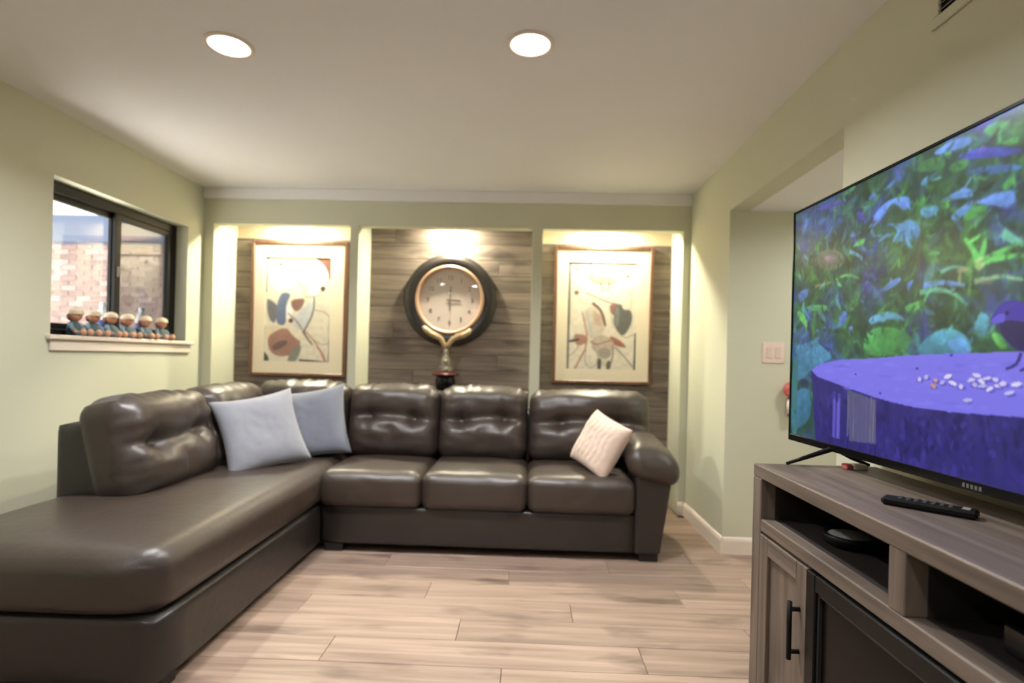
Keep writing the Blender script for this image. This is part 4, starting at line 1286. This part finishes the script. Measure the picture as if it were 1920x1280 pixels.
# ------------------------------------------------------------------ figurines on the sill
SK = simple('tan_face', (196, 136, 108), .5, var=.05); HAT = simple('cream_cap', (226, 206, 178), .6); COAT = simple('dark_teal_coat', (62, 82, 88), .6, var=.1, vscale=40)
SLV = simple('grey_blue_sleeve', (108, 136, 150), .6); SHOE = simple('tan_shoe', (206, 156, 128), .5); HAIR = simple('brown_hair', (134, 86, 66), .6)
def figurine(label):
    t = thing('figurine', label, 'figurine', (0, 0, 0), 'seated figurines on the window sill')
    # faces +x, sits at the origin
    MB().lathe([(.036, 0), (.042, .012), (.038, .05), (.026, .075), (.016, .085)], 18, Matrix.Scale(.85, 4, (1, 0, 0))).build('coat', COAT, t, True)
    hd = MB().ball((.006, 0, .114), (.031, .034, .034), 18, 12)
    hd.ball((.036, 0, .110), (.008, .007, .007), 10, 6)
    hd = hd.build('head', SK, t, True)
    MB().lathe([(.0375, .122), (.039, .127), (.037, .138), (.029, .150), (.014, .157), (0, .159)], 20, Matrix.Translation((.008, 0, 0)), cap=False).build('cap', HAT, hd, True)
    MB().ball((-.008, 0, .108), (.028, .037, .026), 14, 8).build('hair', HAIR, hd, True)
    for s in (-1, 1):
        MB().ball((.034, s * .012, .117), .0035, 8, 5).build('eye', BLACK, hd, True)
        MB().tube([(.0, s * .030, .070), (.012, s * .046, .050), (.030, s * .040, .028)], [.012, .013, .010], 10).build('arm', SLV, t, True)
        MB().ball((.034, s * .038, .024), .0115, 10, 6).build('hand', SK, t, True)
        lg = MB().tube([(.012, s * .020, .016), (.040, s * .026, .015), (.062, s * .028, .014)], [.015, .015, .013], 10).build('leg', SLV, t, True)
        MB().ball((.072, s * .030, .021), (.016, .018, .021), 12, 8).build('shoe', SHOE, lg, True)
    return t
def copy_tree(o, parent=None):
    c = o.copy(); col.objects.link(c)
    if parent is not None: c.parent = parent
    for ch in list(o.children): copy_tree(ch, c)
    return c
ylist = [3.045, 3.178, 3.310, 3.450, 3.612, 3.780]
flabs = ['seated tan-faced figurine on the window sill, leftmost of six', 'seated tan-faced figurine on the window sill, second of six from the left',
         'seated tan-faced figurine on the window sill, third of six from the left', 'seated tan-faced figurine on the window sill, fourth of six from the left',
         'seated tan-faced figurine on the window sill, fifth of six from the left', 'seated tan-faced figurine on the window sill, rightmost of six by the alcove corner']
f0 = figurine(flabs[0])
for i, yy in enumerate(ylist):
    o = f0 if i == 0 else copy_tree(f0)
    o['label'] = flabs[i]
    o.location = (XL - .036, yy, WZ0 + .0005)
    o.rotation_euler = (0, 0, R([6, -4, 9, -3, 5, -8][i]))

# two pale bottles on the outer window ledge
struct(MB().box((XL - .30, WY0 - .05, WZ0 - .05), (XL - .165, WY1 + .05, WZ0 - .005), .004).build('trim_4', simple('outer_ledge', (176, 170, 162), .8)))
for (yy, lab) in ((3.50, 'white bottle with blue band outside the left window half'), (3.86, 'white bottle with blue band outside the screened window half')):
    t = thing('plastic_bottle', lab, 'bottle', (XL - .235, yy, WZ0 - .005), 'bottles on the outer ledge')
    m = Matrix.Translation((XL - .235, yy, WZ0 - .005))
    MB().lathe([(.034, 0), (.037, .005), (.037, .15), (.032, .175), (.016, .195), (.016, .21)], 22, m).build('body', simple('white_plastic', (235, 238, 245), .4), t, True)
    MB().lathe([(.0375, .07), (.0378, .072), (.0378, .12), (.0375, .122)], 22, m, cap=False).build('band', simple('blue_band', (70, 80, 150), .5), t, True)
    MB().lathe([(.018, .208), (.018, .235), (.012, .24)], 16, m).build('cap', simple('white_cap', (225, 228, 236), .4), t, True)

# ------------------------------------------------------------------ wall fittings
sw = thing('switch_plate', 'pale double light switch plate on the wall left of the television', 'light switch', (1.505, NY1, 1.18))
MB().box((1.437, NY1 - .006, 1.178), (1.571, NY1, 1.306), .003).build('plate', simple('pale_plate', (232, 210, 196), .4), sw)
for x in (1.478, 1.530):
    rk = MB().box((x - .017, NY1 - .009, 1.208), (x + .017, NY1 - .006, 1.276), .0015).build('rocker', simple('rocker', (222, 198, 186), .35), sw)
wf = thing('wall_fixture', 'small white wall fixture with a rounded red top, half hidden behind the television edge', 'wall fixture', (1.61, NY1, .85))
MB().box((1.577, NY1 - .05, .852), (1.640, NY1, .978), .016).build('body', simple('white_fixture', (234, 220, 206), .4), wf, True)
MB().ball((1.608, NY1 - .035, 1.02), (.052, .034, .05), 20, 12).build('red_top', simple('coral_red', (206, 104, 96), .5), wf, True, label='rounded coral red top')
vt = thing('wall_vent', 'painted metal air vent high on the right wall near the ceiling', 'vent', (XR, 1.53, 2.205))
vy0, vy1, vz0, vz1 = 1.34, 1.712, 2.205, 2.40
b = MB().box((XR - .010, vy0, vz0), (XR, vy1, vz0 + .034), .003).box((XR - .010, vy0, vz1 - .03), (XR, vy1, vz1), .003).box((XR - .010, vy0, vz0 + .034), (XR, vy0 + .034, vz1 - .03), .003).box((XR - .010, vy1 - .034, vz0 + .034), (XR, vy1, vz1 - .03), .003)
b.build('frame', WALL, vt)
MB().box((XR - .0015, vy0 + .034, vz0 + .034), (XR - .0005, vy1 - .034, vz1 - .03)).build('backing', simple('vent_dark', (30, 28, 26), .8), vt)
for i in range(7):
    z = vz0 + .045 + i * .0185
    MB().box((-.006, vy0 + .034, -.0012), (.006, vy1 - .034, .0012), 0, Matrix.Translation((XR - .0065, 0, z)) @ Matrix.Rotation(R(-40), 4, 'Y')).build('slat', simple('vent_slat', (120, 116, 100), .5), vt)
